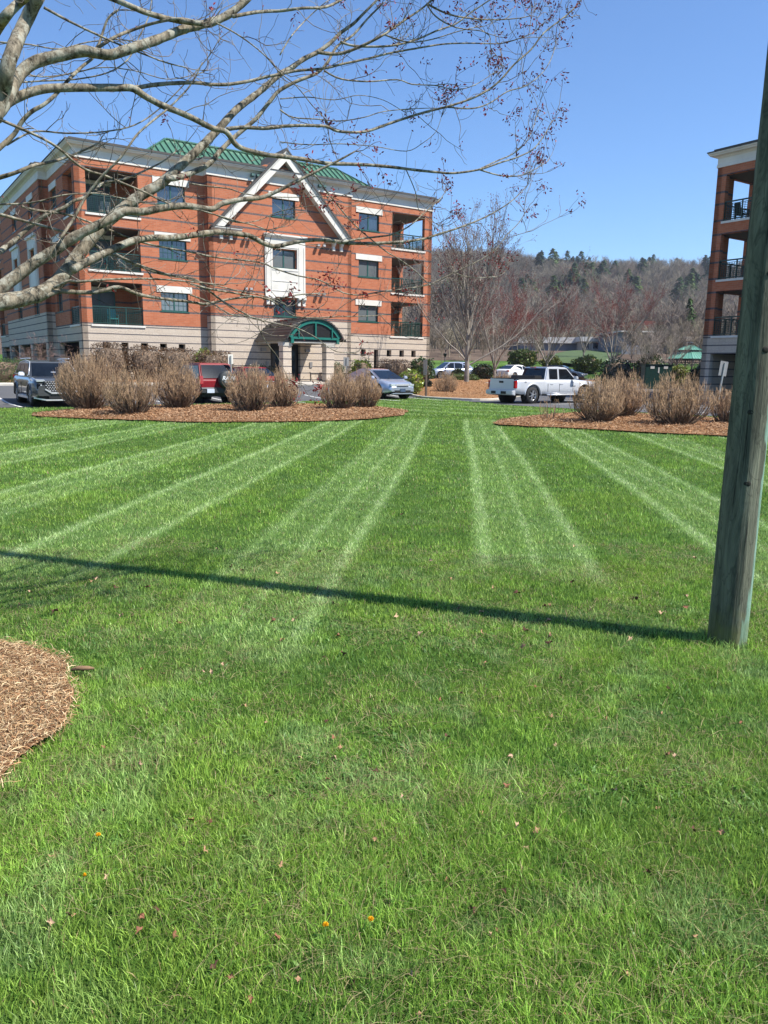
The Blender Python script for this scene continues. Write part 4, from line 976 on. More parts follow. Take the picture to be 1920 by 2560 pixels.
leafy('yellow green rhododendron beside the silver saloon bonnet', 'rhododendron', *gpt(1028, 974, .4), 1.35, 1.2, 1.35, (.17, .23, .03), 31, n=1200, leaf=.10, shape='round')
x, y = fac(-6.8, 5.4); leafy('clipped green box hedge at the far left edge', 'hedge', x, y, 6.5, 1.2, 1.25, (.05, .10, .02), 33, n=9000, leaf=.045)
for k, (px, ht, wd, lb) in enumerate([(95, 2.7, 2.3, 'pinkish bare ornamental shrub above the grey car roof'), (160, 2.3, 2.4, 'wide low pinkish bare shrub right of the ornamental one by the brick corner')]):
    d = at(px, 900, 43); rg = np.random.default_rng(60+k); root = thing('ornamental_shrub', lb, 'shrub', (d.x, d.y, gz(d.x, d.y)+.05)); out = []
    for q in range(9): grow(rg, (0, 0, .05), (rg.normal(0, .6), rg.normal(0, .6), 1), ht*.62, .03, 3, out, .5, .05, 4, .9, (3, 5), .55)
    v, f = ribbons([(p, a, b) for dd, p, a, b in out if dd > 0]); mesh_np('stem', v, f, M['bushstem'], root)
    v, f = ribbons([(p, max(a, .005), .004) for dd, p, a, b in out if dd == 0]); mesh_np('twig', v, f, simple('pinkish_twig', (.26,.17,.15), .9, var=.3), root)
# evergreens further back
EV = [('tall glossy rhododendron behind the white saloon', 1275, 1340, 876, 84, (.10,.14,.03), .16), ('dense rhododendron right of the dark saloon', 1436, 1502, 893, 82, (.09,.13,.03), .15), ('pale evergreen between the dark saloon and the red maple', 1355, 1400, 893, 84, (.13,.16,.03), .15),
      ('dark clipped yew hedge left of the utility cabinet', 1498, 1592, 900, 52, (.012,.028,.010), .09), ('dark evergreen behind the pale blue car', 1130, 1160, 925, 66, (.03,.05,.015), .10), ('dark evergreen right of the grey tree trunk', 1180, 1235, 915, 68, (.03,.05,.018), .10),
      ('low yellow green shrub in front of the gazebo', 1672, 1722, 918, 60, (.14,.17,.02), .10), ('dark shrub between the gazebo and the right building', 1722, 1768, 920, 56, (.015,.03,.012), .10), ('olive shrub behind the utility cabinet', 1590, 1660, 893, 66, (.05,.07,.025), .12),
      ('green shrub on the far mulch bank below the pale blue car', 1120, 1195, 940, 60, (.07,.11,.025), .08), ('low dark shrub by the mulch island kerb', 1052, 1078, 962, 46, (.03,.035,.02), .07)]
for k, (lb, a, b, top_, Y, col, lf) in enumerate(EV):
    pc = at((a+b)/2, top_, Y); zz = gz(pc.x, pc.y); wd = (b-a)/1923*Y
    leafy(lb, 'evergreen_shrub', pc.x, pc.y, wd, wd*.8, max(.6, pc.z-zz+.05), col, 200+k, n=int(1400+900*wd/2), leaf=lf, shape='round', rz=0)

# ---------------------------------------------------------------- bare trees in the middle distance
def bare_tree(label, px, pyb, Y, ptop, wd_px, seed, style='maple', red=True, group='red budding maples beyond the car park', r0=None, name='maple_tree', lean=0):
    rg = np.random.default_rng(seed); b = at(px, 950, Y); x, y = b.x, b.y; z = gz(x, y); top = at(px, ptop, Y).z; H = top-z; Wd = wd_px/1923*Y
    root = thing(name, label, 'tree', (x, y, z), 0, group); out = []; tips = []
    r0 = r0 or H*.016; big = []
    if style == 'upright':           # single trunk then many steep limbs
        hb = H*.17; trunk = [np.array([0, 0, -.1])]
        for k in range(1, 9): trunk.append(np.array([rg.normal(0, .02), rg.normal(0, .02), hb*2.2*k/8]))
        big.append((np.array(trunk), r0, r0*.62))
        for k in range(20):
            hz = hb*(.75+1.9*rg.random()**1.1); a = rg.uniform(0, 2*math.pi); q = rg.uniform(.25, 1.05); low = hz < hb*1.5
            d = unit((math.cos(a)*q*(1.25 if low else .42), math.sin(a)*q*(1.25 if low else .42), 1.0 if not low else .62))
            L = (H-hz)*(.95 if not low else .55)*rg.uniform(.75, 1.0)/max(.55, d[2]+.15 if low else 1)
            grow(rg, (0, 0, hz), d, L, r0*(.30 if low else .38), 3, out, .22, .55 if low else .22, 6, .42, (4, 7), .42, tips)
    else:
        hb = H*.14; big.append((np.array([[0, 0, -.1], [.02, 0, hb*.5], [0, .02, hb]]), r0, r0*.8))
        for k in range(9 if style == 'maple' else 7):
            a = 2*math.pi*k/9+rg.normal(0, .3); q = rg.uniform(.15, .85)*(Wd/H)*.9
            d = unit((math.cos(a)*q, math.sin(a)*q, .8)); grow(rg, (0, 0, hb*rg.uniform(.6, 1)), d, (H-hb)*rg.uniform(.62, .85), r0*.45, 3, out, .25, .2, 6, .50, (4, 7), .46, tips)
    v, f = ribbons(big+[(p, a, b) for dd, p, a, b in out if dd >= 3], 6); mesh_np('trunk', v, f, M['bark_far'], root, smooth=True)
    v, f = ribbons([(p, a, b) for dd, p, a, b in out if 0 < dd < 3]); mesh_np('branch', v, f, M['bark_far'], root)
    v, f = ribbons([(p, max(a, .007), .005) for dd, p, a, b in out if dd == 0]); mesh_np('twig', v, f, M['bud_far' if red == 2 else 'twig_far'], root)
    if red:
        T = np.array(tips); T = T[rg.random(len(T)) < (.9 if red == 2 else .5)]; T = np.concatenate([T, T+rg.normal(0, .12, T.shape)]); n = len(T); s = .028
        o4 = np.array([[-1,0,0],[0,0,1],[1,0,0],[0,0,-1]])*s; o5 = np.array([[0,-1,0],[0,0,1],[0,1,0],[0,0,-1]])*s
        V = np.concatenate([(T[:,None]+o4[None]).reshape(-1, 3), (T[:,None]+o5[None]).reshape(-1, 3)]); mesh_np('bud', V, np.arange(len(V)).reshape(-1, 4), M['bud_far'], root)
    return root
bare_tree('tall bare grey tree on the mulch island beside the pickup truck', 1166, 970, 51.0, 566, 250, 1, 'upright', 1, 'bare grey trees', .19, 'bare_tree')
bare_tree('red budding maple just right of the tall grey tree', 1235, 0, 66, 702, 150, 2, 'maple', 2)
bare_tree('red budding maple above the dark saloon', 1365, 0, 82, 712, 170, 3, 'maple', 2)
bare_tree('tallest red budding maple, left of the grey shed roof', 1530, 0, 80, 700, 170, 4, 'maple', 2, lean=.1)
bare_tree('thin red tinged maple between the two larger ones', 1455, 0, 92, 745, 90, 5, 'maple', 1)
bare_tree('dark bare ornamental tree in front of the grey shed', 1610, 0, 66, 815, 150, 6, 'maple', 0, 'dark ornamental trees', None, 'bare_tree')
bare_tree('dark bare ornamental tree left of the gazebo', 1668, 0, 70, 805, 120, 7, 'maple', 0, 'dark ornamental trees', None, 'bare_tree')
bare_tree('slim bare tree right of the brick corner in the valley', 1112, 0, 100, 790, 90, 8, 'maple', 0, 'bare trees in the valley', None, 'bare_tree')

# ---------------------------------------------------------------- wooded hill and valley
def hill_tree_mesh(kind, seed):
    rg = np.random.default_rng(seed)
    if kind == 'bare':
        H = 14*rg.uniform(.8, 1.15); P = [(np.array([[0,0,0],[rg.normal(0,.2),0,H*.5],[rg.normal(0,.4),0,H*.92]]), .22, .05)]
        for k in range(46):
            h = H*(.28+.62*rg.random()); a = rg.uniform(0, 2*math.pi); L = (H-h)*.35+rg.uniform(.8, 2.2)
            d = unit((math.cos(a), math.sin(a), rg.uniform(.7, 1.7))); p = np.array([0, 0, h]); q = p+d*L; e = q+unit(d+np.array([0,0,.7]))*L*.5
            P.append((np.array([p, q, e]), .075, .03))
            for j in range(3):
                s = p+(q-p)*rg.uniform(.4, 1); P.append((np.array([s, s+unit(d+rg.normal(0,.7,3)+np.array([0,0,.4]))*L*.5]), .05, .02))
        return ribbons(P)
    if kind == 'conifer':
        H = 15*rg.uniform(.85, 1.15); V, F_ = [], []; n = 420
        h = H*(1-rg.random(n)**.75*.93); rr = (H-h)*.27*np.sqrt(rg.uniform(.15, 1, n))+.15; a = rg.uniform(0, 2*np.pi, n)
        rr *= 1+.35*np.sin(a*3+h*1.3)
        P = np.stack([rr*np.cos(a), rr*np.sin(a), h-.12*rr], 1); o = np.stack([np.cos(a), np.sin(a), -.35+0*a], 1)*.75; t = np.stack([-np.sin(a), np.cos(a), .2+0*a], 1)*.38
        up = np.array([0, 0, .22]); Vv = np.stack([P-o, P-t+up, P+o, P+t+up], 1).reshape(-1, 3)
        v2, f2 = ribbons([(np.array([[0,0,0],[0,0,H]]), .25, .05)]); return np.concatenate([Vv, v2]), np.concatenate([np.arange(4*n).reshape(-1, 4), f2+4*n])
bare_m = [hill_tree_mesh('bare', k) for k in range(6)]; con_m = [hill_tree_mesh('conifer', 20+k) for k in range(4)]
def scatter(name, spots, protos, cols, seed, smin=.8, smax=1.2):
    rg = np.random.default_rng(seed); V, F_, C_ = [], [], []; o = 0
    for (x, y) in spots:
        v, f = protos[rg.integers(len(protos))]; s = rg.uniform(smin, smax); a = rg.uniform(0, 6.28); c, q = math.cos(a)*s, math.sin(a)*s
        V.append(np.stack([v[:,0]*c-v[:,1]*q+x, v[:,0]*q+v[:,1]*c+y, v[:,2]*s+gz(x, y)], 1)); F_.append(f+o); o += len(v)
        col = np.array(cols[rg.integers(len(cols))])*rg.uniform(.75, 1.25); C_.append(np.repeat(col[None], len(v), 0))
    return mesh_np(name, np.concatenate(V), np.concatenate(F_), M['wood'], None, np.concatenate(C_))
rg = np.random.default_rng(5); sp = []
for k in range(9000):
    y = rg.uniform(240, 760); x = rg.uniform(-.10, .62)*y if rg.random() < .8 else rg.uniform(-.9, 1.0)*y
    if rg.random() < .42+.3*(y > 500): sp.append((x, y))
BC = [(.24,.205,.155), (.29,.25,.19), (.18,.155,.12), (.31,.27,.20), (.23,.18,.14)]
tag(scatter('far_woodland', sp, bare_m, BC, 1, .7, 1.05), kind='stuff')
hillfloor = NT('hill_leaf_litter'); nz = hillfloor.noise(hillfloor.coord(), .06, 8, .75)
hillfloor.set(base=hillfloor.ramp(nz, [(.35, (.085,.062,.05)), (.65, (.15,.115,.09))]), rough=1, spec=0)
# leaf litter sheet draped over the wooded slope
xs = np.linspace(-900, 950, 190); ys = np.concatenate([np.linspace(84, 760, 120), np.linspace(770, 1300, 12)]); XX, YY = np.meshgrid(xs, ys)
ed = np.where(YY < 86, -.3, .18+.0004*YY)
ii = (np.arange(len(ys)-1)*len(xs))[:,None]; kk = np.arange(len(xs)-1)[None,:]
tag(mesh_np('woodland_floor', np.stack([XX.ravel(), YY.ravel(), (ground_z(XX, YY)+ed).ravel()], 1), np.stack([ii+kk, ii+kk+1, ii+len(xs)+kk+1, ii+len(xs)+kk], -1).reshape(-1, 4), hillfloor.m, smooth=True), kind='structure')
# conifers that stand out on the slope, one object each
def shared_mesh(vf, name, col, rgx):
    v, f = vf; c = np.array(col)[None]*np.repeat(rgx.uniform(.6, 1.4, (len(v)//4+1, 1)), 4, 0)[:len(v)]
    o = mesh_np(name, v, f, M['wood'], None, c); me = o.data; bpy.data.objects.remove(o); return me
cms = [shared_mesh(con_m[k], 'conifer_tree', c, rg) for k, c in enumerate([(.050,.095,.035), (.070,.125,.045), (.040,.080,.040), (.12,.18,.055)])]
CON = [(1330,652,690),(1350,650,690),(1345,705,560),(1378,700,560),(1395,645,700),(1415,638,700),(1430,640,690),(1440,636,700),(1455,640,700),(1470,645,700),(1385,655,680),(1402,662,660),(1425,665,650),(1450,672,640),(1440,690,600),
 (1465,702,560),(1480,708,560),(1492,712,540),(1500,716,540),(1475,722,520),(1415,730,500),(1430,738,480),(1445,745,470),(1460,742,470),(1400,748,450),(1405,728,500),(1318,742,480),(1330,752,460),(1300,660,680),(1285,650,690),(1310,664,670),(1620,640,705),(1622,662,660),
 (1602,697,580),(1680,655,680),(1695,662,660),(1712,645,700),(1730,722,520),(1745,726,520),(1718,730,500),(1758,735,500),(1700,738,470),(1765,715,530),(1110,745,450),(1130,752,440),(1100,770,400),(1150,690,560),(1175,740,460),(1210,715,520),(1222,735,480),(1545,705,560),(1570,720,520),(1590,735,480),(1770,690,600)]
CON += [(px+rg.uniform(-16, 16), pt, Y+rg.uniform(-25, 25)) for px, pt, Y in CON if rg.random() < .8 and pt > 660]
for k, (px, pt, Y) in enumerate(CON):
    b = at(px, 700, Y); o = bpy.data.objects.new('conifer_tree', cms[k % 4 if px != 1378 else 3]); scene.collection.objects.link(o)
    s = rg.uniform(1.05, 1.6); o.location = (b.x, Y, gz(b.x, Y)-.3); o.scale = (s*1.35, s*1.35, s*rg.uniform(.65, .95)); o.rotation_euler = (0, 0, rg.uniform(0, 6))
    tag(o, 'dark evergreen conifer among bare trees on the wooded hillside', 'tree', 'conifers on the wooded hillside')
# valley trees, individual
vt = shared_mesh(bare_m[0], 'bare_tree', (.24,.20,.165), rg); vt2 = shared_mesh(bare_m[3], 'bare_tree', (.20,.165,.14), rg)
for k in range(120):
    Y = rg.uniform(125, 235); px = rg.uniform(1020, 1900); b = at(px, 700, Y)
    if 118 < Y < 150 and 1300 < px < 1780: Y += 34
    b = at(px, 700, Y); o = bpy.data.objects.new('bare_tree', vt if k % 2 else vt2); scene.collection.objects.link(o); s = rg.uniform(.55, .95)
    o.location = (b.x, Y, gz(b.x, Y)-.2); o.scale = (s, s, s); o.rotation_euler = (0, 0, rg.uniform(0, 6))
    tag(o, 'leafless tree in the valley at the foot of the wooded hill', 'tree', 'leafless trees at the foot of the hill')
b = at(1722, 800, 150); o = bpy.data.objects.new('spruce_tree', cms[1]); scene.collection.objects.link(o); o.location = (b.x, 150, gz(b.x, 150)); o.scale = (.62, .62, .62)
tag(o, 'single green spruce above the gazebo roof', 'tree')
ub = []
while len(ub) < 520:
    Y = rg.uniform(86, 180); x = rg.uniform(-.06, .5)*Y
    if .195 < x/Y < .30 and Y < 122: continue
    ub.append((x, Y))
tag(scatter('undergrowth', ub, bare_m, BC, 9, .16, .34), kind='stuff')

# pale sycamore like trunk tree
for px, Y, s in ((1680, 150, .72), (1650, 165, .62), (1592, 160, .6)):
    b = at(px, 800, Y); o = bpy.data.objects.new('bare_tree', vt); scene.collection.objects.link(o); o.location = (b.x, Y, gz(b.x, Y)); o.scale = (s, s, s)
    tag(o, 'tall pale trunked bare tree rising behind the sheds', 'tree', 'pale trunked trees behind the sheds')

# ---------------------------------------------------------------- far buildings
M['shed_grey'] = simple('weathered_grey_wall', (.20,.21,.23), .8, var=.12); M['cream'] = simple('cream_wall', (.55,.47,.37), .8, var=.08); M['shed_roof'] = simple('pale_metal_roof', (.60,.57,.52), .5, var=.06); M['redroof'] = simple('rust_red_roof', (.20,.06,.04), .8)
def shed(label, px0, px1, ptop, Y, depth, wall, roofm, roofh=.5, wins=0, rz=0, name='low_building', cat='building', slope=0):
    a = at(px0, ptop, Y); b = at(px1, ptop, Y); xm = (a.x+b.x)/2; L = abs(b.x-a.x); zb = gz(xm, Y)-.5; H = a.z-zb
    r_ = thing(name, label, cat, (xm, Y, zb), rz)
    m = MB(); m.box(-L/2, L/2, 0, depth, 0, H-roofh); m.build('wall', M[wall], r_)
    m = MB(); m.prism([(-.5, H-roofh+.004), (depth+.5, H-roofh+.004), (depth+.5, H+slope), (-.5, H)], -L/2-.4, L/2+.4, 'x'); m.build('roof', M[roofm], r_)
    for k in range(wins):
        x = -L/2+L*(k+.5)/wins; m = MB(); m.box(x-.5, x+.5, -.06, -.004, H*.35, H*.72); w_ = m.build('window', M['white'], r_)
        m = MB(); m.box(x-.40, x+.40, -.08, -.063, H*.38, H*.69); m.build('pane', M['pane'], w_)
    return r_
shed('long low grey building with a cream roof band behind the red maples', 1300, 1470, 842, 122, 14, 'shed_grey', 'shed_roof', .9, 0)
shed('cream end pavilion with tall windows right of the low grey building', 1455, 1502, 842, 119, 8, 'cream', 'shed_roof', .7, 2)
shed('cream low wing continuing right behind the tallest red maple', 1503, 1560, 850, 126, 8, 'cream', 'shed_roof', .7, 3)
shed('grey windowless shed wall with white edge trim', 1557, 1634, 827, 108, 10, 'shed_grey', 'white', .18, 0, .06)
shed('rust red roofed barn above the grey shed', 1585, 1630, 802, 150, 10, 'redroof', 'redroof', 2.2, 0, name='barn')
shed('grey roofed long shed left of the cream roofed building', 1640, 1722, 842, 118, 10, 'shed_grey', 'shingle', .4, 0)
shed('cream roofed building with a small window seen above the gazebo', 1720, 1800, 842, 108, 10, 'shed_grey', 'cream', .55, 2)
shed('white flat building glimpsed far right beyond the spruce', 1728, 1775, 817, 210, 10, 'white', 'white', .5, 0)
shed('pale hillside house roof among the trees', 1683, 1718, 790, 190, 9, 'shed_grey', 'sign_alu', 1.2, 0, name='hillside_house', cat='house')
shed('brown hillside house glimpsed between conifers high on the slope', 1380, 1394, 730, 470, 9, 'cream', 'redroof', 1.2, 0, name='hillside_house', cat='house')

# ---------------------------------------------------------------- gazebo, cabinet, signs, post
b = at(1722, 900, 74); gzb = gz(b.x, 74); G = thing('gazebo', 'octagonal gazebo with two tier green metal roof and dark posts', 'gazebo', (b.x, 74, gzb), .2)
def octa(r, z, n=8): return [(r*math.cos(2*math.pi*k/n+math.pi/8), r*math.sin(2*math.pi*k/n+math.pi/8), z) for k in range(n)]
def frus(m, r0, z0, r1, z1):
    a, c = octa(r0, z0), octa(r1, z1); m.add(a+c, [(k, (k+1) % 8, 8+(k+1) % 8, 8+k) for k in range(8)])
He = at(1722, 897, 74).z-gzb; Ht = at(1722, 862, 74).z-gzb
m = MB(); frus(m, 1.95, He, 1.0, He+.62); m.add(octa(1.95, He-.001), [tuple(range(8))]); lo = m.build('lower_roof', M['gazebo_roof'], G)
m = MB(); frus(m, 1.12, He+.80, .30, He+1.22); m.add(octa(1.12, He+.799), [tuple(range(8))]); up_ = m.build('upper_roof', M['gazebo_roof'], G)
seam = simple('pale_green_seam', (.20,.42,.33), .4)
for par, (r0, z0, r1, z1), ns in ((lo, (1.95, He, 1.0, He+.62), 5), (up_, (1.12, He+.80, .30, He+1.22), 3)):
    m = MB(); a, c = octa(r0, z0), octa(r1, z1)
    for k in range(8):
        for j in range(ns):
            f = j/ns; p = Vector(a[k])*(1-f)+Vector(a[(k+1) % 8])*f; q = Vector(c[k])*(1-f)+Vector(c[(k+1) % 8])*f; m.bar(p+Vector((0,0,.02)), q+Vector((0,0,.02)), .03, .04)
    m.build('roof_seam', seam, par, recalc=False)
m = MB(); frus(m, .98, He+.60, .98, He+.80); m.build('roof_lantern', M['door_dark'], G)
m = MB(); frus(m, .24, He+1.2, .24, He+1.45); frus(m, .36, He+1.45, .05, He+1.58); m.tube([(0,0,He+1.55),(0,0,He+1.8)], .03, 6); m.build('finial', M['door_dark'], G)
for k in range(8):
    p = octa(1.75, 0)[k]; q = octa(1.75, 0)[(k+1) % 8]
    m = MB(); m.bar((p[0], p[1], -.1), (p[0], p[1], He-.02), .11); m.build('post', M['door_dark'], G)
    m = MB(); P0, P1 = Vector(p), Vector(q); mid = (P0+P1)/2
    m.bar(P0+Vector((0,0,He-.08)), P1+Vector((0,0,He-.08)), .06, .12); m.bar(P0+Vector((0,0,He-.34)), P1+Vector((0,0,He-.34)), .04)
    for j in range(1, 7): a_ = P0+(P1-P0)*(j/7); m.bar(a_+Vector((0,0,He-.34)), a_+Vector((0,0,He-.08)), .03)
    for s0, s1 in ((P0, mid), (P1, mid)): m.tube([s0+Vector((0,0,He-.85)), s0*.72+s1*.28+Vector((0,0,He-.48)), s0*.3+s1*.7+Vector((0,0,He-.36))], .03, 5)
    m.build('arched_brace', M['door_dark'], G, recalc=False)
    if k not in (5,):
        m = MB(); m.bar(P0+Vector((0,0,.85)), P1+Vector((0,0,.85)), .06)
        for j in range(1, 10): a_ = P0+(P1-P0)*(j/10); m.bar(a_+Vector((0,0,.1)), a_+Vector((0,0,.85)), .025)
        m.build('railing', M['door_dark'], G, recalc=False)
m = MB(); m.prism([(x, y) for x, y, z in octa(1.9, 0)], -.3, .05, 'z'); m.build('gazebo_floor', M['post_wood'], G)
b = at(1642, 912, 58); cz = gz(b.x, 58); U = thing('utility_cabinet', 'dark green utility cabinet with small white labels left of the gazebo', 'utility box', (b.x, 58, cz), 0)
hc = at(1642, 911, 58).z-cz
m = MB(); m.box(-.98, .98, -.5, .5, 0, hc-.06); m.build('cabinet_body', M['dark_green'], U, bevel=.02); m = MB(); m.box(-1.02, 1.02, -.54, .54, hc-.055, hc); m.build('lid', M['dark_green'], U, bevel=.015)
for x0, z0, z1 in ((-.62, hc-.32, hc-.12), (.36, hc-.32, hc-.12), (-.05, hc-.62, hc-.22)):
    m = MB(); m.box(x0, x0+(.3 if z1-z0 < .3 else .1), -.512, -.503, z0, z1); m.build('label_plate', M['white'], U)
def sign(label, px, pyb, ptop, pw, ph, lean, matp, mats_, rz, z=0.0, wdt=.45, post=(.07,.07), off=0, round_=True):
    x, y = gpt(px, pyb, z); zz = gz(x, y); H = at(px, ptop, y).z-zz
    r_ = thing('sign_post', label, 'sign', (x, y, zz), rz); r_.rotation_euler = (0, lean, rz)
    m = MB(); m.box(-post[0]/2, post[0]/2, -post[1]/2, post[1]/2, -.3, H-.05); m.build('post', M[matp], r_, bevel=.006)
    m = MB(); m.box(-wdt/2, wdt/2, .0, .012, H-ph, H)
    for v_ in m.v: pass
    m.v = [(a, b_+post[1]/2+.002, c) for a, b_, c in m.v]; m.build('sign_plate', M[mats_], r_, bevel=.004)
sign('brown leaning sign post with its narrow plate seen almost edge on, by the mulch island', 1065, 996, 899, 0, .80, R(3.2), 'post_wood', 'sign_alu', R(105), wdt=.62, post=(.10,.10))
sign('galvanised sign post seen from the back, leaning right near the utility pole', 1788, 1041, 902, 0, .52, R(6.5), 'galv', 'sign_alu', R(20), wdt=.36, post=(.05,.045))
sign('small parking sign on a post before the block wall, right of the entrance', 866, 972, 893, 0, .45, 0, 'sign_alu', 'sign_alu', R(40), .45, wdt=.34, post=(.05,.05))
sign('small white sign at the end of the clipped hedge above the red boxy car', 579, 985, 886, 0, .40, 0, 'galv', 'white', R(30), .4, wdt=.22, post=(.05,.05))
# red standpipe
b = fac(14.75, 1.7); S = thing('standpipe', 'short red fire standpipe in front of the low block planter', 'standpipe', (*b, gz(*b)+.05))
m = MB(); m.lathe([(.09, 0), (.09, .85), (.12, .86), (.12, .93), (.08, .99), (.001, 1.02)], 14); m.build('pipe', M['red_paint'], S)
m = MB(); m.tube([(0, -.05, .8), (.02, -.2, .78)], .055, 10); m.build('outlet', M['red_paint'], S)
# lamp post far
b = at(1113, 880, 82); L_ = thing('street_lamp', 'thin black lamp post in front of the bare valley trees', 'street lamp', (b.x, 82, gz(b.x, 82)))
hh = at(1113, 884, 82).z-gz(b.x, 82); m = MB(); m.tube([(0,0,0),(0,0,hh-.3)], .05, 8); m.build('pole', M['black'], L_); m = MB(); m.lathe([(.06,hh-.35),(.16,hh-.2),(.16,hh-.05),(.2,hh-.03),(.03,hh+.05)], 10); m.build('lantern', M['black'], L_)

# ---------------------------------------------------------------- utility pole
def pole_mat():
    t = NT('treated_pole_wood'); v = t.scaled(t.coord(), (1, 1, .10)); a = t.noise(v, 16, 9, .72, .6); st = t.noise(t.scaled(t.coord(), (1,1,.035)), 60, 4, .6)
    sw = t.noise(t.scaled(t.coord(), (1,1,.3)), 5, 3, .6, 3.0); p = t.noise(t.scaled(t.coord(), (1,1,.28)), 4.5, 4, .55, .3)
    c = t.ramp(a, [(.30, (.035,.036,.026)), (.5, (.12,.125,.088)), (.70, (.23,.235,.165))])
    c = t.mix(t.ramp(sw, [(.47, (0,)*3), (.50, (.5,)*3), (.53, (0,)*3)]), c, (.035,.035,.025))
    sx = t.n('ShaderNodeSeparateXYZ'); t.l(t.coord(), sx.inputs[0])
    side = t.math('ADD', t.math('MULTIPLY', sx.outputs[0], 5.0), t.math('MULTIPLY', p, 1.6))
    c = t.mix(t.ramp(side, [(.98, (0,)*3), (1.0, (.85,)*3)]) if False else t.ramp(t.math('SUBTRACT', side, .55), [(.50, (0,)*3), (.56, (.85,)*3)]), c, t.ramp(st, [(.3, (.15,.27,.20)), (.7, (.26,.41,.32))]))
    c = t.mix(t.ramp(st, [(.62, (0,)*3), (.68, (.9,)*3)]), c, (.018,.018,.014))
    # moss at the foot
    sp = t.n('ShaderNodeSeparateXYZ'); t.l(t.coord(), sp.inputs[0]); mz = t.math('ADD', sp.outputs[2], t.math('MULTIPLY', t.noise(t.coord(), 12, 4), .35))
    c = t.mix(t.ramp(mz, [(.16, (.75,)*3), (.42, (0,)*3)]), c, (.13,.14,.035))
    t.set(base=c, rough=.85, spec=.25); t.bump(t.math('ADD', t.math('MULTIPLY', st, .8), a), 1.0, .012); return t.m
PO = thing('utility_pole', 'weathered round wooden utility pole with green tinted streaks and knots', 'utility pole', (2.07, 4.40, 0))
m = MB(); n = 48; hs = np.concatenate([np.arange(-.3, 6, .06), np.arange(6, 10.6, .3)]); vs = []
for h in hs:
    for k in range(n):
        a = 2*math.pi*k/n; r_ = .110-.0042*h + .0022*math.sin(a*3+h*.8)+.0018*math.sin(a*7+1.3*h)+.001*math.sin(a*13+h*5)
        # two long drying checks
        for ac, w_ in ((-1.75, .05), (-1.32, .035), (-2.2, .03)):
            dd = (a-ac-.03*math.sin(h*2.1)+math.pi) % (2*math.pi)-math.pi
            if abs(dd) < .2 and h < 5: r_ -= .005*math.exp(-(dd/w_)**2)*(1 if math.sin(h*1.7+ac*3) > -.5 else .2)
        vs.append((r_*math.cos(a), r_*math.sin(a), h))
m.add(vs, [(i*n+k, i*n+(k+1) % n, (i+1)*n+(k+1) % n, (i+1)*n+k) for i in range(len(hs)-1) for k in range(n)], True)
m.build('pole_shaft', pole_mat(), PO)
for h, a in ((1.72, -1.55), (2.12, -1.72), (.98, -1.8), (3.1, -1.35), (1.38, -1.95), (2.6,-1.2)):
    m = MB(); r_ = .110-.0042*h; m.lathe([(.001,.004),(.010,.005),(.019,.001),(.024,-.006)], 14, axis='y'); k_ = m.build('knot', simple('dark_knot', (.02,.018,.012), .9), PO)
    k_.location = ((r_-.001)*math.cos(a), (r_-.001)*math.sin(a), h); k_.rotation_euler = (0, 0, a+math.pi/2+math.pi)

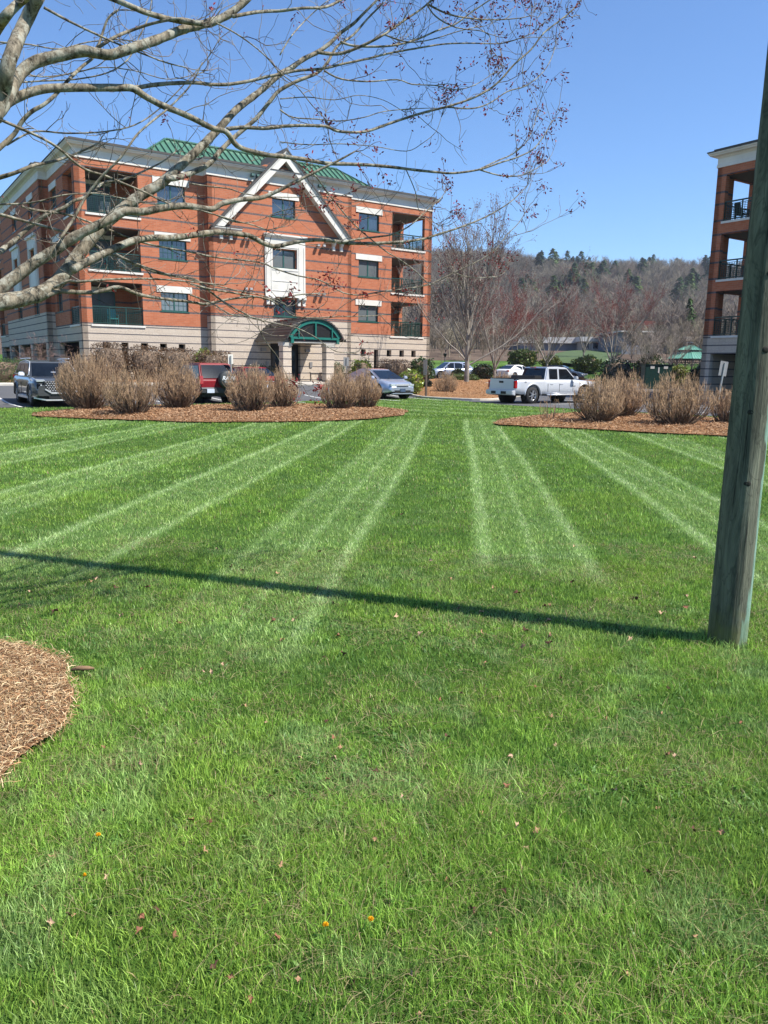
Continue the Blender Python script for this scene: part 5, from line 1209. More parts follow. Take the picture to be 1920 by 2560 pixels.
# ---------------------------------------------------------------- foreground red maple: limbs traced from the photograph, each at its own distance
A_s = lambda x, y: (x/2.37, y/2.37); B_s = lambda x, y: (700+x/2.183, y/2.183)
R1_s = lambda x, y: (x/2.9625, 300+y/2.9625); R2_s = lambda x, y: (480+x/2.6758, 330+y/2.6758)
R3_s = lambda x, y: (x/2.9625, 640+y/2.9625); R4_s = lambda x, y: (480+x/2.6758, 700+y/2.6758); R5_s = lambda x, y: (1050+x/2.212, 560+y/2.212)
TX, TY = -2.5, 3.05
def br(segs, w0, w1, Y0, Y1): return ([q(*p) for q, pts in segs for p in pts], w0, w1, Y0, Y1)
LIMBS = [  # points, width at both ends (photo pixels), distance at both ends (m)
 br([(A_s, [(-60,1800),(100,1775),(230,1740),(330,1680),(420,1570),(510,1450),(600,1350),(700,1260),(830,1160),(950,1090),(1050,1000),(1180,880),(1290,770),(1400,650),(1530,550),(1659,440)]), (B_s, [(60,372),(130,322),(210,282),(280,230),(330,180),(400,130),(450,80),(540,-10)])], 46, 5, 3.75, 5.3),
 br([(A_s, [(-60,1750),(80,1650),(200,1560),(330,1480),(450,1400),(600,1325),(700,1272),(760,1250),(850,1255),(950,1235),(1100,1220),(1250,1240)]), (R2_s, [(200,480),(330,452),(460,440),(560,400),(700,330),(880,240),(1000,180),(1090,130)])], 36, 4, 3.75, 4.7),
 br([(R3_s, [(340,300),(430,262),(520,265),(620,270),(740,262),(880,230),(1000,275),(1100,300),(1250,322),(1400,338),(1500,355)]), (R4_s, [(120,155),(230,132),(330,118),(430,112),(540,130),(700,100),(840,92)])], 13, 3, 3.9, 4.9),
 br([(R3_s, [(400,235),(500,186),(590,190),(700,180),(900,170),(1150,170),(1400,190),(1659,215)])], 8, 3, 3.95, 4.4),
 br([(A_s, [(430,1600),(500,1560),(640,1490),(780,1430),(900,1410),(1000,1410),(1100,1400),(1200,1385),(1300,1375),(1440,1390)]), (R2_s, [(400,700),(480,745),(560,765),(650,745),(760,725),(900,722),(1030,742),(1200,745),(1400,735),(1550,715)]), (B_s, [(860,1280),(1000,1235),(1130,1180),(1240,1115),(1310,1055),(1350,1010)])], 22, 2, 4.0, 6.0),
 br([(R2_s, [(1000,738),(1120,715),(1250,700),(1330,688),(1420,650)]), (B_s, [(730,1215),(790,1160),(870,1090),(900,1050)])], 6, 2, 5.0, 5.5),
 br([(A_s, [(-60,690),(0,650),(50,570),(90,480),(140,415),(210,368),(300,342),(400,322),(500,302),(570,315),(650,325),(740,300),(860,260),(960,225),(1080,175),(1180,150),(1290,118),(1380,68),(1480,-20)])], 34, 17, 3.6, 4.4),
 br([(A_s, [(-40,700),(10,560),(35,440),(65,330),(110,220),(160,110),(230,-30)])], 40, 30, 3.55, 3.7),
 br([(A_s, [(-30,190),(40,90),(110,20),(180,-40)])], 26, 20, 3.3, 3.2),
 br([(A_s, [(-10,645),(80,590),(170,550),(280,525),(420,520),(560,520),(700,520),(790,525),(860,570),(950,620),(1050,660),(1150,705),(1260,760),(1340,782)]), (R2_s, [(300,90),(400,130),(520,155),(620,165),(760,185),(900,210),(1050,215),(1200,222),(1350,236),(1500,255)]), (B_s, [(860,940),(950,945),(1090,925),(1200,888),(1290,860),(1380,815),(1440,740),(1485,660)])], 24, 2, 3.7, 5.6),
 br([(B_s, [(1085,925),(1200,958),(1300,960),(1380,930),(1445,890)])], 4, 2, 5.3, 5.6),
 br([(B_s, [(1080,928),(1180,880),(1270,840),(1340,780),(1380,700),(1410,600)])], 4, 2, 5.3, 5.7),
 br([(A_s, [(780,525),(900,505),(1000,495),(1150,490),(1250,500),(1350,500),(1480,480),(1580,455),(1659,440)]), (B_s, [(100,385),(230,375),(340,350),(480,320),(600,290),(740,265),(900,240),(1060,236),(1200,238),(1300,212),(1390,175)])], 11, 2, 4.2, 5.5),
 br([(B_s, [(205,285),(310,295),(400,270),(500,225),(580,180),(680,110),(770,50),(840,-10)])], 9, 4, 4.7, 5.0),
 br([(B_s, [(330,228),(400,250),(520,255),(640,245),(760,210),(850,170),(960,130),(1040,70),(1160,-10)])], 6, 3, 4.8, 5.3),
 br([(B_s, [(570,190),(700,230),(830,215),(960,175),(1060,150)])], 4, 2, 4.9, 5.3),
 br([(A_s, [(1340,765),(1450,755),(1560,760),(1659,752)]), (B_s, [(0,690),(120,685),(250,690),(310,715),(400,722),(480,715),(580,680),(700,640),(800,610),(920,580),(1040,540),(1130,495),(1200,440),(1280,350),(1370,270),(1440,180),(1530,110),(1600,50),(1660,-20)])], 10, 3, 4.55, 5.6),
 br([(B_s, [(915,585),(1050,592),(1150,560),(1240,500),(1340,470),(1430,400),(1480,320),(1505,235)])], 4, 2, 5.1, 5.7),
 br([(A_s, [(980,1060),(1060,1050),(1140,1022),(1240,970),(1300,900),(1370,830),(1450,760),(1520,700),(1600,600),(1659,535)]), (B_s, [(100,440),(200,400),(260,340),(310,255),(400,190),(480,100),(560,20)])], 16, 4, 4.4, 5.2),
 br([(A_s, [(-30,1510),(80,1430),(180,1340),(280,1270),(380,1230),(440,1190),(500,1170),(560,1130),(620,1080),(740,1060),(860,1010),(960,960),(1040,900)])], 15, 3, 3.9, 4.6),
 br([(A_s, [(-30,900),(80,800),(130,720),(190,660),(260,620),(330,560),(400,480),(480,400),(560,330),(600,220),(640,110),(700,60)])], 13, 5, 3.7, 4.2),
 br([(A_s, [(-30,1060),(100,1020),(200,980),(300,960),(400,930),(520,880),(580,850)])], 12, 4, 3.8, 4.2),
 br([(A_s, [(-20,700),(120,760),(250,820),(350,880),(440,960),(520,1010),(620,1040),(740,1090),(860,1140),(960,1190),(1080,1230),(1200,1250),(1400,1310)]), (R2_s, [(400,620),(500,655)])], 8, 3, 3.7, 4.5),
 br([(R1_s, [(-30,690),(150,740),(300,780),(480,830),(600,880),(800,980),(1000,1060),(1200,1130),(1400,1180),(1659,1240)]), (R2_s, [(300,1060),(450,1090),(560,1124),(640,1165)])], 8, 2, 3.9, 4.7),
 br([(R5_s, [(190,270),(260,292),(330,297),(430,290)])], 2.5, 1.5, 5.5, 5.6),
 br([(R1_s, [(160,640),(280,670),(500,700),(700,770),(850,830),(1000,890),(1150,930),(1300,960),(1450,985)]), (R2_s, [(120,832),(250,850),(370,860),(480,880),(560,915),(700,960),(850,990),(960,1050),(1030,1080),(1130,1090),(1300,1062),(1400,1052),(1550,1030)]), (R5_s, [(60,332),(130,298),(200,262),(330,200),(420,140),(480,62),(545,-5),(580,-60)])], 7, 2, 4.0, 5.8),
 br([(R1_s, [(-20,625),(150,620),(300,600),(450,560),(600,545),(750,545),(900,580),(1050,612),(1250,640)])], 5, 2, 3.9, 4.3),
 br([(R3_s, [(860,-10),(1000,60),(1150,120),(1300,150),(1450,175)]), (R4_s, [(130,85),(250,170),(350,222),(430,262),(560,290),(700,322),(820,380),(900,440),(970,480),(1050,485)])], 8, 2, 4.3, 4.8),
 br([(R4_s, [(435,265),(450,330),(500,420),(570,510),(610,590),(640,650),(685,680)])], 2.5, 1.5, 4.6, 4.7),
 br([(R4_s, [(-10,25),(120,60),(300,90),(430,112),(520,132),(600,182),(680,240),(800,252),(1000,245),(1200,240),(1350,225)])], 6, 1.8, 4.4, 5.1),
 br([(R4_s, [(-10,100),(120,150),(260,230),(360,240),(460,265)])], 5, 3, 4.4, 4.6),
 br([(R2_s, [(640,168),(720,220),(830,300),(900,400),(960,470),(1040,570),(1130,660),(1200,720),(1300,800),(1400,860),(1500,935),(1590,1025)])], 4.5, 2.5, 4.9, 5.4),
 br([(R2_s, [(-10,345),(120,365),(250,380),(350,412),(500,432),(700,437),(900,430)])], 4, 2, 4.4, 4.7),
 br([(R2_s, [(-10,500),(120,540),(300,605),(450,590),(560,540),(720,500)])], 3.5, 2, 4.4, 4.7),
 br([(A_s, [(640,-20),(780,40),(880,80),(1000,112),(1120,132),(1200,140)])], 14, 12, 4.0, 4.2),
 br([(A_s, [(560,300),(600,270),(680,220),(780,180),(900,140),(1050,112),(1150,125)])], 9, 7, 4.1, 4.2),
 br([(A_s, [(1380,98),(1500,75),(1600,66)]), (B_s, [(0,60),(120,45),(250,38),(340,-5)])], 9, 6, 4.4, 4.8),
 br([(A_s, [(1280,135),(1400,200),(1500,270),(1580,340),(1659,430)]), (B_s, [(90,470),(180,580),(250,650)])], 4, 2, 4.3, 4.8),
 br([(A_s, [(1200,370),(1150,470),(1100,540),(1000,640),(900,720),(820,790),(760,870),(700,950),(600,1050),(500,1180),(440,1290),(360,1410)])], 3, 8, 4.3, 3.9),
 br([(A_s, [(260,45),(380,110),(500,170),(620,225),(720,270),(850,320),(980,370),(1100,400)])], 7, 3, 3.8, 4.3),
 br([(B_s, [(800,20),(900,70),(1000,95),(1150,108),(1300,100),(1370,85)])], 5, 2, 5.0, 5.5),
 br([(B_s, [(800,20),(850,90),(960,150),(1100,170),(1145,200),(1150,260),(1200,330),(1215,380)])], 4, 1.5, 5.0, 5.3),
 br([(B_s, [(240,385),(330,430),(480,445),(640,435),(720,460),(850,467),(960,490),(1060,465),(1150,410)])], 4.5, 1.8, 4.7, 5.2),
 br([(B_s, [(0,600),(70,640),(200,650),(330,660),(460,640),(560,610),(700,595),(820,590)])], 4, 2, 4.7, 5.1),
 br([(B_s, [(0,540),(150,530),(300,545),(430,520),(560,545),(660,600)])], 3, 1.5, 4.7, 5.1),
 br([(B_s, [(0,775),(160,790),(330,785),(520,800),(690,825),(780,780),(850,720),(880,640)])], 3, 1.5, 4.7, 5.2),
 br([(B_s, [(690,930),(740,1050),(760,1150),(850,1220)])], 3, 1.5, 5.1, 5.3),
 br([(B_s, [(0,300),(60,200),(150,100),(240,20),(300,-20)])], 4, 2, 4.6, 5.0),
 br([(A_s, [(0,250),(180,265),(350,290),(520,250),(700,235),(900,250),(1100,200)])], 4, 2, 3.8, 4.4),
 br([(A_s, [(0,350),(200,450),(400,440),(600,400),(800,420),(1000,470),(1200,430)])], 4, 2, 3.9, 4.5),
 br([(A_s, [(100,490),(250,480),(450,470),(640,430),(760,350),(820,230),(880,100),(900,-10)])], 4, 3, 3.9, 4.4),
 br([(A_s, [(40,860),(200,780),(400,790),(620,780),(800,740),(950,640),(1120,470),(1240,330),(1300,230)])], 5, 2, 3.9, 4.6),
]
MT = thing('red_maple_tree', 'leafless red maple with grey lichened limbs and small red buds reaching in from the left', 'tree', (TX, TY, 0))
rgT = np.random.default_rng(77)
def world_line(pts, w0, w1, Y0, Y1, k):
    P = [at(px, py, 1.0) - CAM for px, py in pts]; seg = [0.0]
    for a, b in zip(pts[:-1], pts[1:]): seg.append(seg[-1]+math.hypot(b[0]-a[0], b[1]-a[1]))
    T = seg[-1]; out, rad_ = [], []
    for i, d in enumerate(P):
        f = seg[i]/T; Y = Y0+(Y1-Y0)*f+.05*math.sin(f*9+k); out.append(CAM+d*Y); rad_.append((w0+(w1-w0)*f**.8)/1923*Y/2)
    return out, rad_
def catmull(P, Rd, n=4):
    o, r = [], []; m = len(P)
    for i in range(m-1):
        p0, p1, p2, p3 = P[max(i-1, 0)], P[i], P[i+1], P[min(i+2, m-1)]
        for k in range(n):
            t = k/n; o.append(.5*((2*p1)+(-p0+p2)*t+(2*p0-5*p1+4*p2-p3)*t*t+(-p0+3*p1-3*p2+p3)*t**3)); r.append(Rd[i]*(1-t)+Rd[i+1]*t)
    return o+[P[-1]], r+[Rd[-1]]
OFF = Vector((TX, TY, 0))
def barktube(name, P, Rd, nseg):
    m = MB(); P = [p-OFF for p in P]; m.tube(P, Rd, nseg); vs = []
    for i, v in enumerate(m.v):
        c = P[i//nseg]; s = 1+.035*math.sin(v[0]*55+v[2]*31)+.035*math.sin(v[1]*73+v[2]*47+i % nseg); vs.append(tuple(c+(Vector(v)-c)*s))
    m.v = vs; return m.build(name, M['bark'], MT, recalc=False)
twigs, tw1, buds = [], [], []
def sprig(p, d, L, r, lvl, redp):
    n = 7 if lvl else 5; pts = [p]; side = rgT.normal(0, 1, 3); side[1] *= .7
    curl = rgT.uniform(-.2, .9)
    for s in range(n):
        d = unit(d+rgT.normal(0, .24, 3)+np.array([0, 0, curl/n*2.0])); pts.append(pts[-1]+d*L/n)
    (tw1 if lvl else twigs).append((np.array(pts), r, max(.0011, r*.42)))
    if lvl:
        for q in range(rgT.integers(2, 6)):
            f = rgT.uniform(.2, 1); i = min(int(f*n), n-1); s = pts[i]+(pts[i+1]-pts[i])*(f*n-i)
            sprig(s, unit(d*.55+rgT.normal(0, .62, 3)), L*rgT.uniform(.22, .5), max(.0013, r*.6), 0, redp)
    if rgT.random() < redp: buds.append(pts[-1])
    elif rgT.random() < .12+redp: buds.append((pts[-1],))
for k, (pts, w0, w1, Y0, Y1) in enumerate(LIMBS):
    P, Rd = world_line(pts, w0, w1, Y0, Y1, k); P, Rd = catmull(P, [r*.92 for r in Rd])
    if k == 0: start0 = P[0].copy()
    big = max(w0, w1)
    for i in range(1, len(P)-1):         # slight natural crookedness
        pass
    barktube('limb' if big > 12 else 'branch', P, [max(r, .0016) for r in Rd], 12 if big > 12 else 6)
    tot = sum((b-a).length for a, b in zip(P[:-1], P[1:])); ns = int(tot*(10 if big < 12 else 4.5))
    if w0 <= 3 or k == 28: ns = int(ns*.3)
    for q in range(ns):
        f = rgT.uniform(.06, 1.0) if big < 12 else rgT.uniform(.15, 1); x = f*(len(P)-1); i = min(int(x), len(P)-2); p = P[i]+(P[i+1]-P[i])*(x-i); tdir = (P[i+1]-P[i]).normalized(); sx = 960+1923*(p-CAM).dot(CR)/(p-CAM).dot(CF)
        redp = .004+.40*max(0, min(1, (sx-650)/650))**1.3
        lvl = 1 if rgT.random() < .42 else 0
        d = unit(np.array(tdir)*rgT.uniform(.2, .9)+rgT.normal(0, .6, 3)+np.array([0, 0, rgT.uniform(-.35, .3)]))
        sprig(np.array(p), d, rgT.uniform(.16, .55) if lvl else rgT.uniform(.04, .16), .0024 if lvl else .0014, lvl, redp)
    for q in range(3): sprig(np.array(P[-1]), unit(np.array((P[-1]-P[-2]).normalized())+rgT.normal(0, .35, 3)), rgT.uniform(.12, .3), .0022, 1, .55 if P[-1].x > -.6 else .05)
off = np.array([TX, TY, 0])
v, f = ribbons([(a-off, b, c) for a, b, c in tw1], 4); mesh_np('twig', v, f, M['twig'], MT)
v, f = ribbons([(a-off, b, c) for a, b, c in twigs], 3); mesh_np('fine_twig', v, f, M['twig'], MT)
# bud and blossom clusters
BV = []
for b in buds:
    if isinstance(b, tuple):
        c = b[0]; n = 1; sp_ = .002; s0 = .0035
    else: c = b; n = rgT.integers(4, 13); sp_ = .018; s0 = .0065
    for q in range(n):
        p = c+rgT.normal(0, sp_, 3); a = unit(rgT.normal(0, 1, 3)); b_ = unit(np.cross(a, rgT.normal(0, 1, 3))); c_ = np.cross(a, b_); s = s0*rgT.uniform(.6, 1.5)
        BV += [p-a*s*1.5, p-b_*s*.6, p+a*s*1.5, p+b_*s*.6, p-a*s*1.5, p-c_*s*.6, p+a*s*1.5, p+c_*s*.6]
BV = np.array(BV)-off; mesh_np('bud', BV, np.arange(len(BV)).reshape(-1, 4), M['bud'], MT)
# trunk (just outside the frame) forking into the limb starts
Z_ = Vector
def join(name, a, b, c, r0, r1):
    P, Rd = catmull([Z_(a), Z_(b), Z_(c)], [r0, (r0+r1)/2, r1], 6); barktube(name, P, Rd, 14)
P, Rd = catmull([Z_((TX, TY, -.1)), Z_((TX, TY, .12)), Z_((TX+.02, TY, .6)), Z_((TX-.02, TY+.02, 1.2)), Z_((TX, TY+.03, 1.75))], [.23, .17, .135, .125, .12], 5); barktube('trunk', P, Rd, 20)
def start(i, lead=0):
    pts, w0, w1, Y0, Y1 = LIMBS[i]; return at(pts[0][0], pts[0][1], Y0), w0/1923*Y0/2
TT = Vector((TX, TY+.03, 1.6))
for i_, zt_ in ((0, 1.55), (1, 1.65), (6, 2.1), (7, 2.2), (8, 2.6), (19, 1.9), (20, 2.3), (21, 2.2), (22, 2.3), (23, 2.0)):
    s_, r_ = start(i_); a_ = Vector((TX, TY+.03, min(zt_, s_.z-.1))); join('limb', a_, (a_+s_)/2+Vector((0, 0, -.06)), s_, max(r_*1.25, .02), r_)
P, Rd = catmull([Z_((TX, TY+.03, 1.7)), Z_((TX+.03, TY, 2.4)), Z_((TX-.1, TY-.05, 3.4)), Z_((TX, TY-.2, 4.6)), Z_((TX+.1, TY-.1, 6.2))], [.115, .10, .08, .055, .02], 5); barktube('limb', P, Rd, 14)
for a in range(11):          # upper crown above the frame
    h = rgT.uniform(2.6, 5.8); an = rgT.uniform(0, 2*math.pi); p = np.array([TX, TY-.1, h]); out = []
    grow(rgT, p, (math.cos(an), math.sin(an), rgT.uniform(.5, 1.2)), rgT.uniform(1.6, 2.6), .035, 2, out, .3, .2, 6, .6, (4, 6), .5)
    v, f = ribbons([(q-off, r0, r1) for dd, q, r0, r1 in out], 4); mesh_np('branch', v, f, M['bark'], MT)

# ---------------------------------------------------------------- grass, mulch and litter
def excluded(x, y):
    e = inside(BED_A, x, y) | inside(BED_B, x, y) | inside(LOT, x, y) | inside(ISL, x, y)
    e |= (np.hypot(x-2.07, y-4.40) < .122); r = np.hypot(x-TX, y-TY); an = np.arctan2(y-TY, x-TX)
    e |= r < ringr(an)-.04+.035*np.sin(an*37)*np.sin(an*5.3); return e
def vnoise(x, y, s, seed):
    g_ = np.random.default_rng(seed).random((64, 64)); X, Y = x/s, y/s; i, j = np.floor(X).astype(int), np.floor(Y).astype(int); fx, fy = sstep(X-i), sstep(Y-j)
    q = lambda a, b: g_[a % 64, b % 64]
    return (q(i,j)*(1-fx)+q(i+1,j)*fx)*(1-fy)+(q(i,j+1)*(1-fx)+q(i+1,j+1)*fx)*fy
gr = np.random.default_rng(3)
def blades(y0, y1, dens, h, wd, segs, style=0):
    hwf = .60; area = hwf*(y1*y1-y0*y0)+2*1.3*(y1-y0); n = int(area*dens)
    Y = np.sqrt(gr.uniform(y0*y0, y1*y1, n)); X = gr.uniform(-1, 1, n)*(hwf*Y+1.3)
    k = ~excluded(X, Y); X, Y = X[k], Y[k]; patch = vnoise(X, Y, .35, 1)*.55+vnoise(X, Y, 1.3, 2)*.45; fine = vnoise(X, Y, .09, 5)
    k = gr.random(len(X)) < np.clip(.45+1.1*patch*fine*1.6, 0, 1); X, Y, patch, fine = X[k], Y[k], patch[k], fine[k]; n = len(X)
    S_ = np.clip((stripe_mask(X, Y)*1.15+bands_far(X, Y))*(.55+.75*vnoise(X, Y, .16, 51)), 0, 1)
    near = 1-sstep((Y-2.6)/3.5)
    H = h*gr.uniform(.4, 1.2, n)*(.65+.6*patch)*(1+.12*near); H *= np.where(S_ > .4, .85, 1); H *= 1+.9*np.exp(-((np.hypot(X-2.07, Y-4.40)-.12)/.05)**2)
    th = gr.uniform(0, 2*np.pi, n)*1.0; dom = vnoise(X, Y, .5, 8)*2*np.pi*1.3
    lx = np.cos(th)+np.cos(dom)*.22; ly = np.sin(th)+np.sin(dom)*.22
    ly = ly+S_*1.1; ln = gr.uniform(.08, .85, n)*(1+.3*near)+.5*S_; nn = np.hypot(lx, ly)+1e-6; lx, ly = lx/nn, ly/nn
    if style:      # 1: clover and broad weeds in patches, 2: flat straw coloured thatch
        pk = vnoise(X, Y, .45, 60+style)*.7+vnoise(X, Y, .12, 70+style)*.3 > (.60 if style == 1 else .45); X, Y, patch, fine, S_, near, H, lx, ly, ln = [q[pk] for q in (X, Y, patch, fine, S_, near, H, lx, ly, ln)]; n = len(X); ln = ln+(1.2 if style == 1 else 3.5)
    fa = gr.uniform(0, 2*np.pi, n); wx, wy = np.cos(fa)*wd/2, np.sin(fa)*wd/2; ws = gr.uniform(.6, 1.3, n); wx, wy = wx*ws, wy*ws
    Z = ground_z(X, Y)
    tipx, tipy, tipz = X+lx*H*ln*.8, Y+ly*H*ln*.8, Z+H/np.sqrt(1+ln*ln*.6)
    if segs == 2:
        mx, my, mz = X+lx*H*ln*.36, Y+ly*H*ln*.36, Z+H*.52
        V = np.stack([np.stack([X-wx, Y-wy, Z], 1), np.stack([X+wx, Y+wy, Z], 1), np.stack([mx+wx*.85, my+wy*.85, mz], 1), np.stack([mx-wx*.85, my-wy*.85, mz], 1), np.stack([tipx, tipy, tipz], 1)], 1)
        b = np.arange(n)[:,None]*5; F_ = np.concatenate([b+np.array([0,1,2]), b+np.array([0,2,3]), b+np.array([3,2,4])]); kv = 5
    else:
        V = np.stack([np.stack([X-wx, Y-wy, Z], 1), np.stack([X+wx, Y+wy, Z], 1), np.stack([tipx, tipy, tipz], 1)], 1); F_ = np.arange(3*n).reshape(-1, 3); kv = 3
    base = np.array([.215, .385, .058]); yel = np.array([.48, .60, .125]); dk = np.array([.070, .175, .028]); pale = np.array([.42, .52, .26])
    t = gr.random(n)[:,None]; p_ = sstep((patch*.6+fine*.4-.3)/.4)[:,None]; c = dk*(1-p_)+base*p_; c = c*(1-t*.38)+yel*t*.38
    pl_ = (sstep((vnoise(X, Y, .13, 21)*.45+vnoise(X, Y, .34, 23)*.35+vnoise(X, Y, .9, 22)*.2-.50)/.2)*(.32+.1*near))[:,None]; c = c*(1-pl_)+np.array([.33, .44, .19])*pl_
    ye_ = (sstep((vnoise(X, Y, .6, 31)-.55)/.25)*.35)[:,None]; c = c*(1-ye_)+np.array([.27, .38, .06])*ye_
    dry = gr.random(n) < .03+.10*(vnoise(X, Y, .22, 41) > .8); c[dry] = np.array([.36, .29, .14])*gr.uniform(.6, 1.1, (dry.sum(), 1))
    c = c*(1-.62*S_[:,None])+pale*.62*S_[:,None]; c *= gr.uniform(.5, 1.55, (n, 1)); c *= (1.0+.12*near)[:,None]  # tracks: paler blade undersides plus the sheen of bent grass, put into colour
    if style == 1: c = c*.35+np.array([.10, .24, .05])*.65
    if style == 2: c = np.array([.42, .35, .18])*gr.uniform(.5, 1.2, (n, 1))
    return V.reshape(-1, 3), F_, np.repeat(c, kv, 0)
GV, GF, GC = [], [], []; o_ = 0
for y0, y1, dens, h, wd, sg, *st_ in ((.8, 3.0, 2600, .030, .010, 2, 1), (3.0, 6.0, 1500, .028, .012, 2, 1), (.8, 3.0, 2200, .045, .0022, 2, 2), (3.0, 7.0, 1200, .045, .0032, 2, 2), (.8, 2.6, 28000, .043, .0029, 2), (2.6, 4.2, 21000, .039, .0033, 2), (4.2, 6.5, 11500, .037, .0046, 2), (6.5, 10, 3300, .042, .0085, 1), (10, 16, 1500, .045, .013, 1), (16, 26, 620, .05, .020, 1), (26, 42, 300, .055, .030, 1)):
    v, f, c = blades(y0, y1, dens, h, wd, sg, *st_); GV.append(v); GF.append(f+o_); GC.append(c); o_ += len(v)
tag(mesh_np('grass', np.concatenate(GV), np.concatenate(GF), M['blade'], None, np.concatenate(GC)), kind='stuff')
def chips(name, X, Y, Z, L, wd, cols, flat=.25):
    n = len(X); a = gr.uniform(0, 2*np.pi, n); L = L*gr.uniform(.4, 1.5, n); tz = gr.normal(0, flat, n); d = np.stack([np.cos(a), np.sin(a), tz], 1)*L[:,None]/2
    w_ = np.stack([-np.sin(a), np.cos(a), gr.normal(0, .5, n)], 1)*(wd*gr.uniform(.5, 1.6, n))[:,None]/2; P = np.stack([X, Y, Z+np.abs(tz)*L*.4+gr.uniform(0, wd*2.5, n)], 1); bow = np.stack([0*a, 0*a, gr.uniform(0, .18, n)*L], 1)
    V = np.stack([P-d-w_, P-d+w_, P+w_+bow, P-w_+bow, P+d+w_*.6, P+d-w_*.6], 1).reshape(-1, 3); b = np.arange(n)[:,None]*6
    F_ = np.concatenate([b+np.array([0,1,2,3]), b+np.array([3,2,4,5])]); c = np.array(cols)[gr.integers(0, len(cols), n)]*gr.uniform(.65, 1.3, (n, 1))
    return tag(mesh_np(name, V, F_, M['chip'], None, np.repeat(c, 6, 0)), kind='stuff')
SC = [(.44,.29,.15), (.33,.20,.10), (.56,.42,.24), (.24,.12,.06), (.46,.25,.12), (.66,.50,.30), (.12,.07,.045), (.34,.24,.12)]
n = 95000; an = gr.uniform(0, 2*np.pi, n); rr = 1.27*np.sqrt(gr.random(n)); X, Y = TX+rr*np.cos(an), TY+rr*np.sin(an); k = (rr < ringr(an)+.03*gr.normal(0, 1, n)); X, Y, rr = X[k], Y[k], rr[k]
chips('straw_mulch', X, Y, .048+.05*sstep((1.2-rr)/1.2)+.0*X, .034, .0019, SC)
MC = [(.38,.23,.13), (.29,.16,.085), (.45,.30,.18), (.20,.10,.05), (.40,.22,.11), (.30,.19,.11)]
for pl, n, md in ((BED_A, 90000, .1), (BED_B, 90000, .1), (ISL, 16000, .22)):
    P = np.array(pl); x0, y0 = P.min(0); x1, y1 = P.max(0); X, Y = gr.uniform(x0, x1, n), gr.uniform(y0, y1, n); k = inside(pl, X, Y); X, Y = X[k], Y[k]
    e = np.roll(P, -1, 0)-P; q = np.stack([X, Y], 1)[:,None]-P[None]; tt = np.clip((q*e[None]).sum(2)/(e*e).sum(1)[None], 0, 1); dd = np.sqrt(((q-e[None]*tt[...,None])**2).sum(2)).min(1)
    chips('wood_mulch', X, Y, ground_z(X, Y)+.045+md*sstep(dd/1.2), .065, .011, MC, .3)
# fallen leaves, one object each
def leaf_mesh(seed, c):
    r = np.random.default_rng(seed); n = 15; pts = []
    for k in range(n):
        a = 2*math.pi*k/n; q = (.032 if k % 3 == 0 else .018)*r.uniform(.8, 1.2); ex = q*math.sin(a)*.75; pts.append((q*math.cos(a), ex*.8, 14*ex*ex+.010*math.sin(a*2+seed)+r.uniform(0, .010)))
    v = np.array(pts+[(0, 0, .004)]); f = np.array([(k, (k+1) % n, n) for k in range(n)]); col = np.array(c)[None]*r.uniform(.7, 1.25, (n+1, 1))
    o = mesh_np('fallen_leaf', v, f, M['chip'], None, col); me = o.data; bpy.data.objects.remove(o); return me
LC = [(.36,.21,.12), (.22,.10,.06), (.44,.29,.19), (.10,.05,.035)]; LT = ['curled tan fallen leaf lying in the lawn', 'reddish brown fallen leaf lying in the lawn', 'pale pinkish tan fallen leaf lying in the lawn', 'dark brown fallen leaf lying in the lawn']
lms = [[leaf_mesh(q*5+s, c) for s in range(3)] for q, c in enumerate(LC)]
LP = [(855,1519),(437,1447),(415,1511),(527,1524),(706,1558),(647,1632),(708,1680),(736,1612),(812,1665),(870,1720),(552,1728),(1240,1770),(1443,1483),(908,1368),(500,1223),(972,1247),(1237,1255),(1500,1205),(414,1771),(810,1812),(1450,1620),(575,1555),(1075,2005),(908,2190),(463,2086),(1040,1858),(1217,2185),(1130,1395),(1118,1280),(855,1330),(305,1440),(350,1452),(180,1446),(205,1250),(320,1268),(600,1235),(690,1190),(468,1185),(150,1663),(40,1306),(75,1440),(262,1328),(610,1380),(1185,1340),(700,1420),(1360,1375),(1480,1310),(780,1100),(870,1110),(1240,1180),(1012,1085),(560,1105),(1310,1110),(930,1210),(1600,1560),(1560,1790),(1400,1880),(230,1890),(300,2010),(110,1850),(660,1900),(1380,1500),(590,1340),(1050,1430),(965,1590),(1330,1700),(540,2150),(1500,2020)]
LP += [(int(rgT.uniform(60, 1500)), int(1230+900*rgT.random()**1.3)) for _ in range(75)]
for k, (dx, dy) in enumerate(LP):
    x, y = gpt(dx*1.1573, dy*1.1573, .03); q = (k*7+3) % 4; o = bpy.data.objects.new('fallen_leaf', lms[q][k % 3]); scene.collection.objects.link(o)
    s = (.5 if y < 4 else .85)*rgT.uniform(.8, 1.2); o.location = (x, y, gz(x, y)+.018+.003*(k % 5)); o.rotation_euler = (rgT.normal(0, .5), rgT.normal(0, .5), rgT.uniform(0, 6)); o.scale = (s, s, s)
    tag(o, LT[q], 'leaf', 'fallen leaves scattered on the lawn: '+LT[q].split(' fallen')[0])
b = gpt(205, 1673, .04); o = thing('bark_piece', 'flat brown strip of bark lying in the grass beside the mulch ring', 'bark piece', (*b, .04), .2)
m = MB(); m.tube([(-.055, 0, 0), (-.02, .006, .006), (.03, -.003, .006), (.06, .002, 0)], [.006, .013, .012, .005], 7); m.build('bark_strip', simple('brown_bark_strip', (.20,.12,.065), .9, var=.3, scale=40), o)
yel_ = simple('dandelion_petal', (.85, .48, .01), .6, var=.15, scale=200); stm = simple('dandelion_stem', (.15, .25, .06), .6)
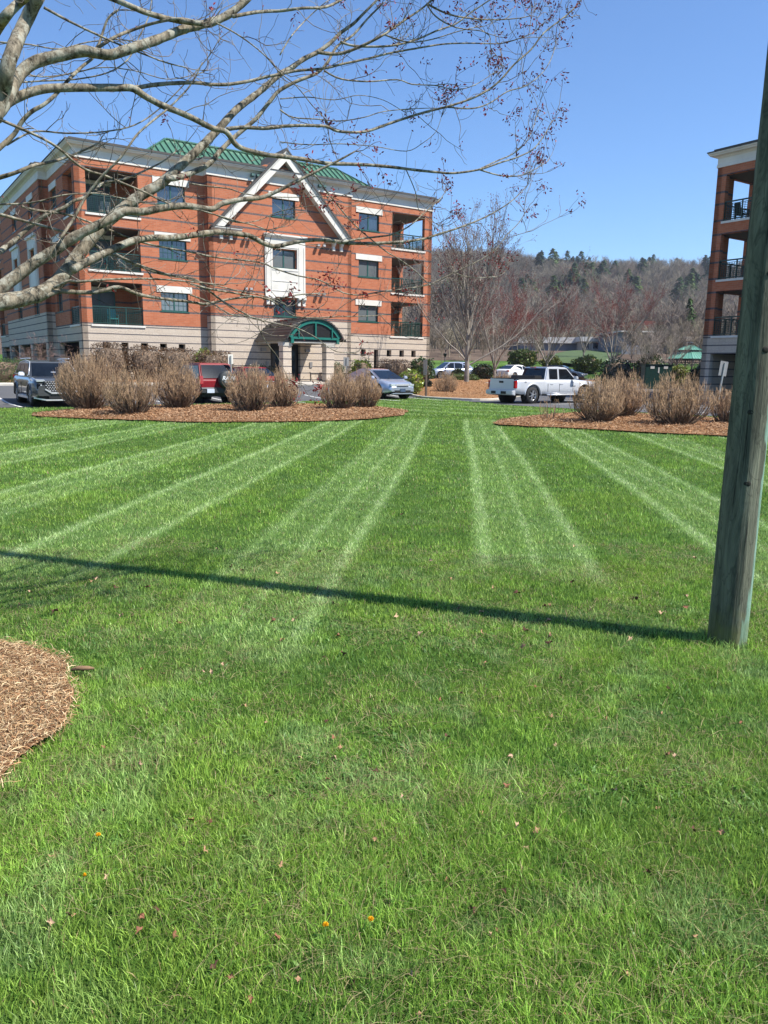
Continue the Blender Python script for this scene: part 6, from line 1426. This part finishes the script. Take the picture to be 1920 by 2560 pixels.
for k, ((dx, dy), lb) in enumerate([((212,1803), 'yellow dandelion near the mulch ring at lower left'), ((703,1997), 'yellow dandelion left of the close pair in the foreground'), ((801,1985), 'yellow dandelion with bent petals right of the close pair'), ((183,1890), 'small half closed dandelion below the one by the mulch ring')]):
    x, y = gpt(dx*1.1573, dy*1.1573, .06); o = thing('dandelion', lb, 'flower', (x, y, 0), k); s = .45 if k == 3 else .8
    m = MB(); m.tube([(0, 0, 0), (.003, .002, .03), (0, 0, .058)], .0016, 6); m.build('stem', stm, o); pt = []
    for q in range(46):
        a = q*2.4; el = .15+1.2*(q/46); pt.append((np.array([[0, 0, .058], [math.cos(a)*math.cos(el)*.012*s, math.sin(a)*math.cos(el)*.012*s, .058+math.sin(el)*.009]]), .0022, .0016))
    v, f = ribbons(pt); mesh_np('flower_head', v, f, yel_, o)

# ---------------------------------------------------------------- thin spring haze
hz_ = bpy.data.materials.new('spring_haze'); hz_.use_nodes = True; hz_.node_tree.nodes.clear()
pv = hz_.node_tree.nodes.new('ShaderNodeVolumePrincipled'); pv.inputs['Color'].default_value = (.80, .87, 1, 1); pv.inputs['Density'].default_value = .00016; pv.inputs['Anisotropy'].default_value = .2
mo = hz_.node_tree.nodes.new('ShaderNodeOutputMaterial'); hz_.node_tree.links.new(pv.outputs[0], mo.inputs['Volume'])
m = MB(); m.box(-1700, 1700, -1700, 1700, -3, 135); tag(m.build('haze', hz_), kind='stuff')

# ---------------------------------------------------------------- furniture on the balconies
M['teal_plastic'] = simple('teal_plastic', (.03, .22, .22), .5); M['beige_fabric'] = simple('beige_fabric', (.45, .42, .38), .9)
def patio_chair(label, base, u, v, z, rz, mat):
    L0 = base; c_, s_ = math.cos(PHI), math.sin(PHI); x = L0.location.x+c_*u-s_*v; y = L0.location.y+s_*u+c_*v
    o = thing('patio_chair', label, 'chair', (x, y, L0.location.z+z-.02), PHI+rz)
    m = MB(); m.box(-.26, .26, -.25, .25, .38, .43); m.build('seat', M[mat], o, bevel=.012)
    m = MB(); m.prism([(.22, .40), (.27, .40), (.38, .98), (.33, 1.0)], -.25, .25, 'x'); m.build('backrest', M[mat], o, bevel=.012)
    for a in (-.24, .24):
        for b in (-.22, .22): m = MB(); m.bar((a, b, 0), (a, b, .39), .035); m.build('leg', M[mat], o)
        m = MB(); m.bar((a, -.25, .62), (a, .30, .62), .04); m.bar((a, -.22, .40), (a, -.22, .62), .03); m.build('armrest', M[mat], o)
patio_chair('teal patio chair on the lowest left balcony of the near building', A, 2.0, 1.0, ZS[0], 0, 'teal_plastic')
patio_chair('beige patio chair on the middle left balcony of the near building', A, 2.9, 1.1, ZS[1], .6, 'beige_fabric')
patio_chair('beige patio chair on the top left balcony of the near building', A, 1.9, 1.3, ZS[2], -.4, 'beige_fabric')
patio_chair('dark patio chair on the top balcony of the building behind the pole', B, .9, 28.9, ZS[2], 1.2, 'black')
c_, s_ = math.cos(PHI), math.sin(PHI); u_, v_ = 1.5, 27.9
o = thing('barbecue', 'dark covered barbecue on the top balcony of the building behind the pole', 'barbecue', (B.location.x+c_*u_-s_*v_, B.location.y+s_*u_+c_*v_, B.location.z+ZS[2]-.02), PHI)
m = MB(); m.box(-.45, .45, -.28, .28, .15, .8); m.build('cart', M['black'], o, bevel=.02); m = MB(); m.prism([(-.3, .81), (.3, .81), (.26, 1.05), (.1, 1.15), (-.1, 1.15), (-.26, 1.05)], -.4, .4, 'x'); m.build('lid', M['black'], o, bevel=.02)
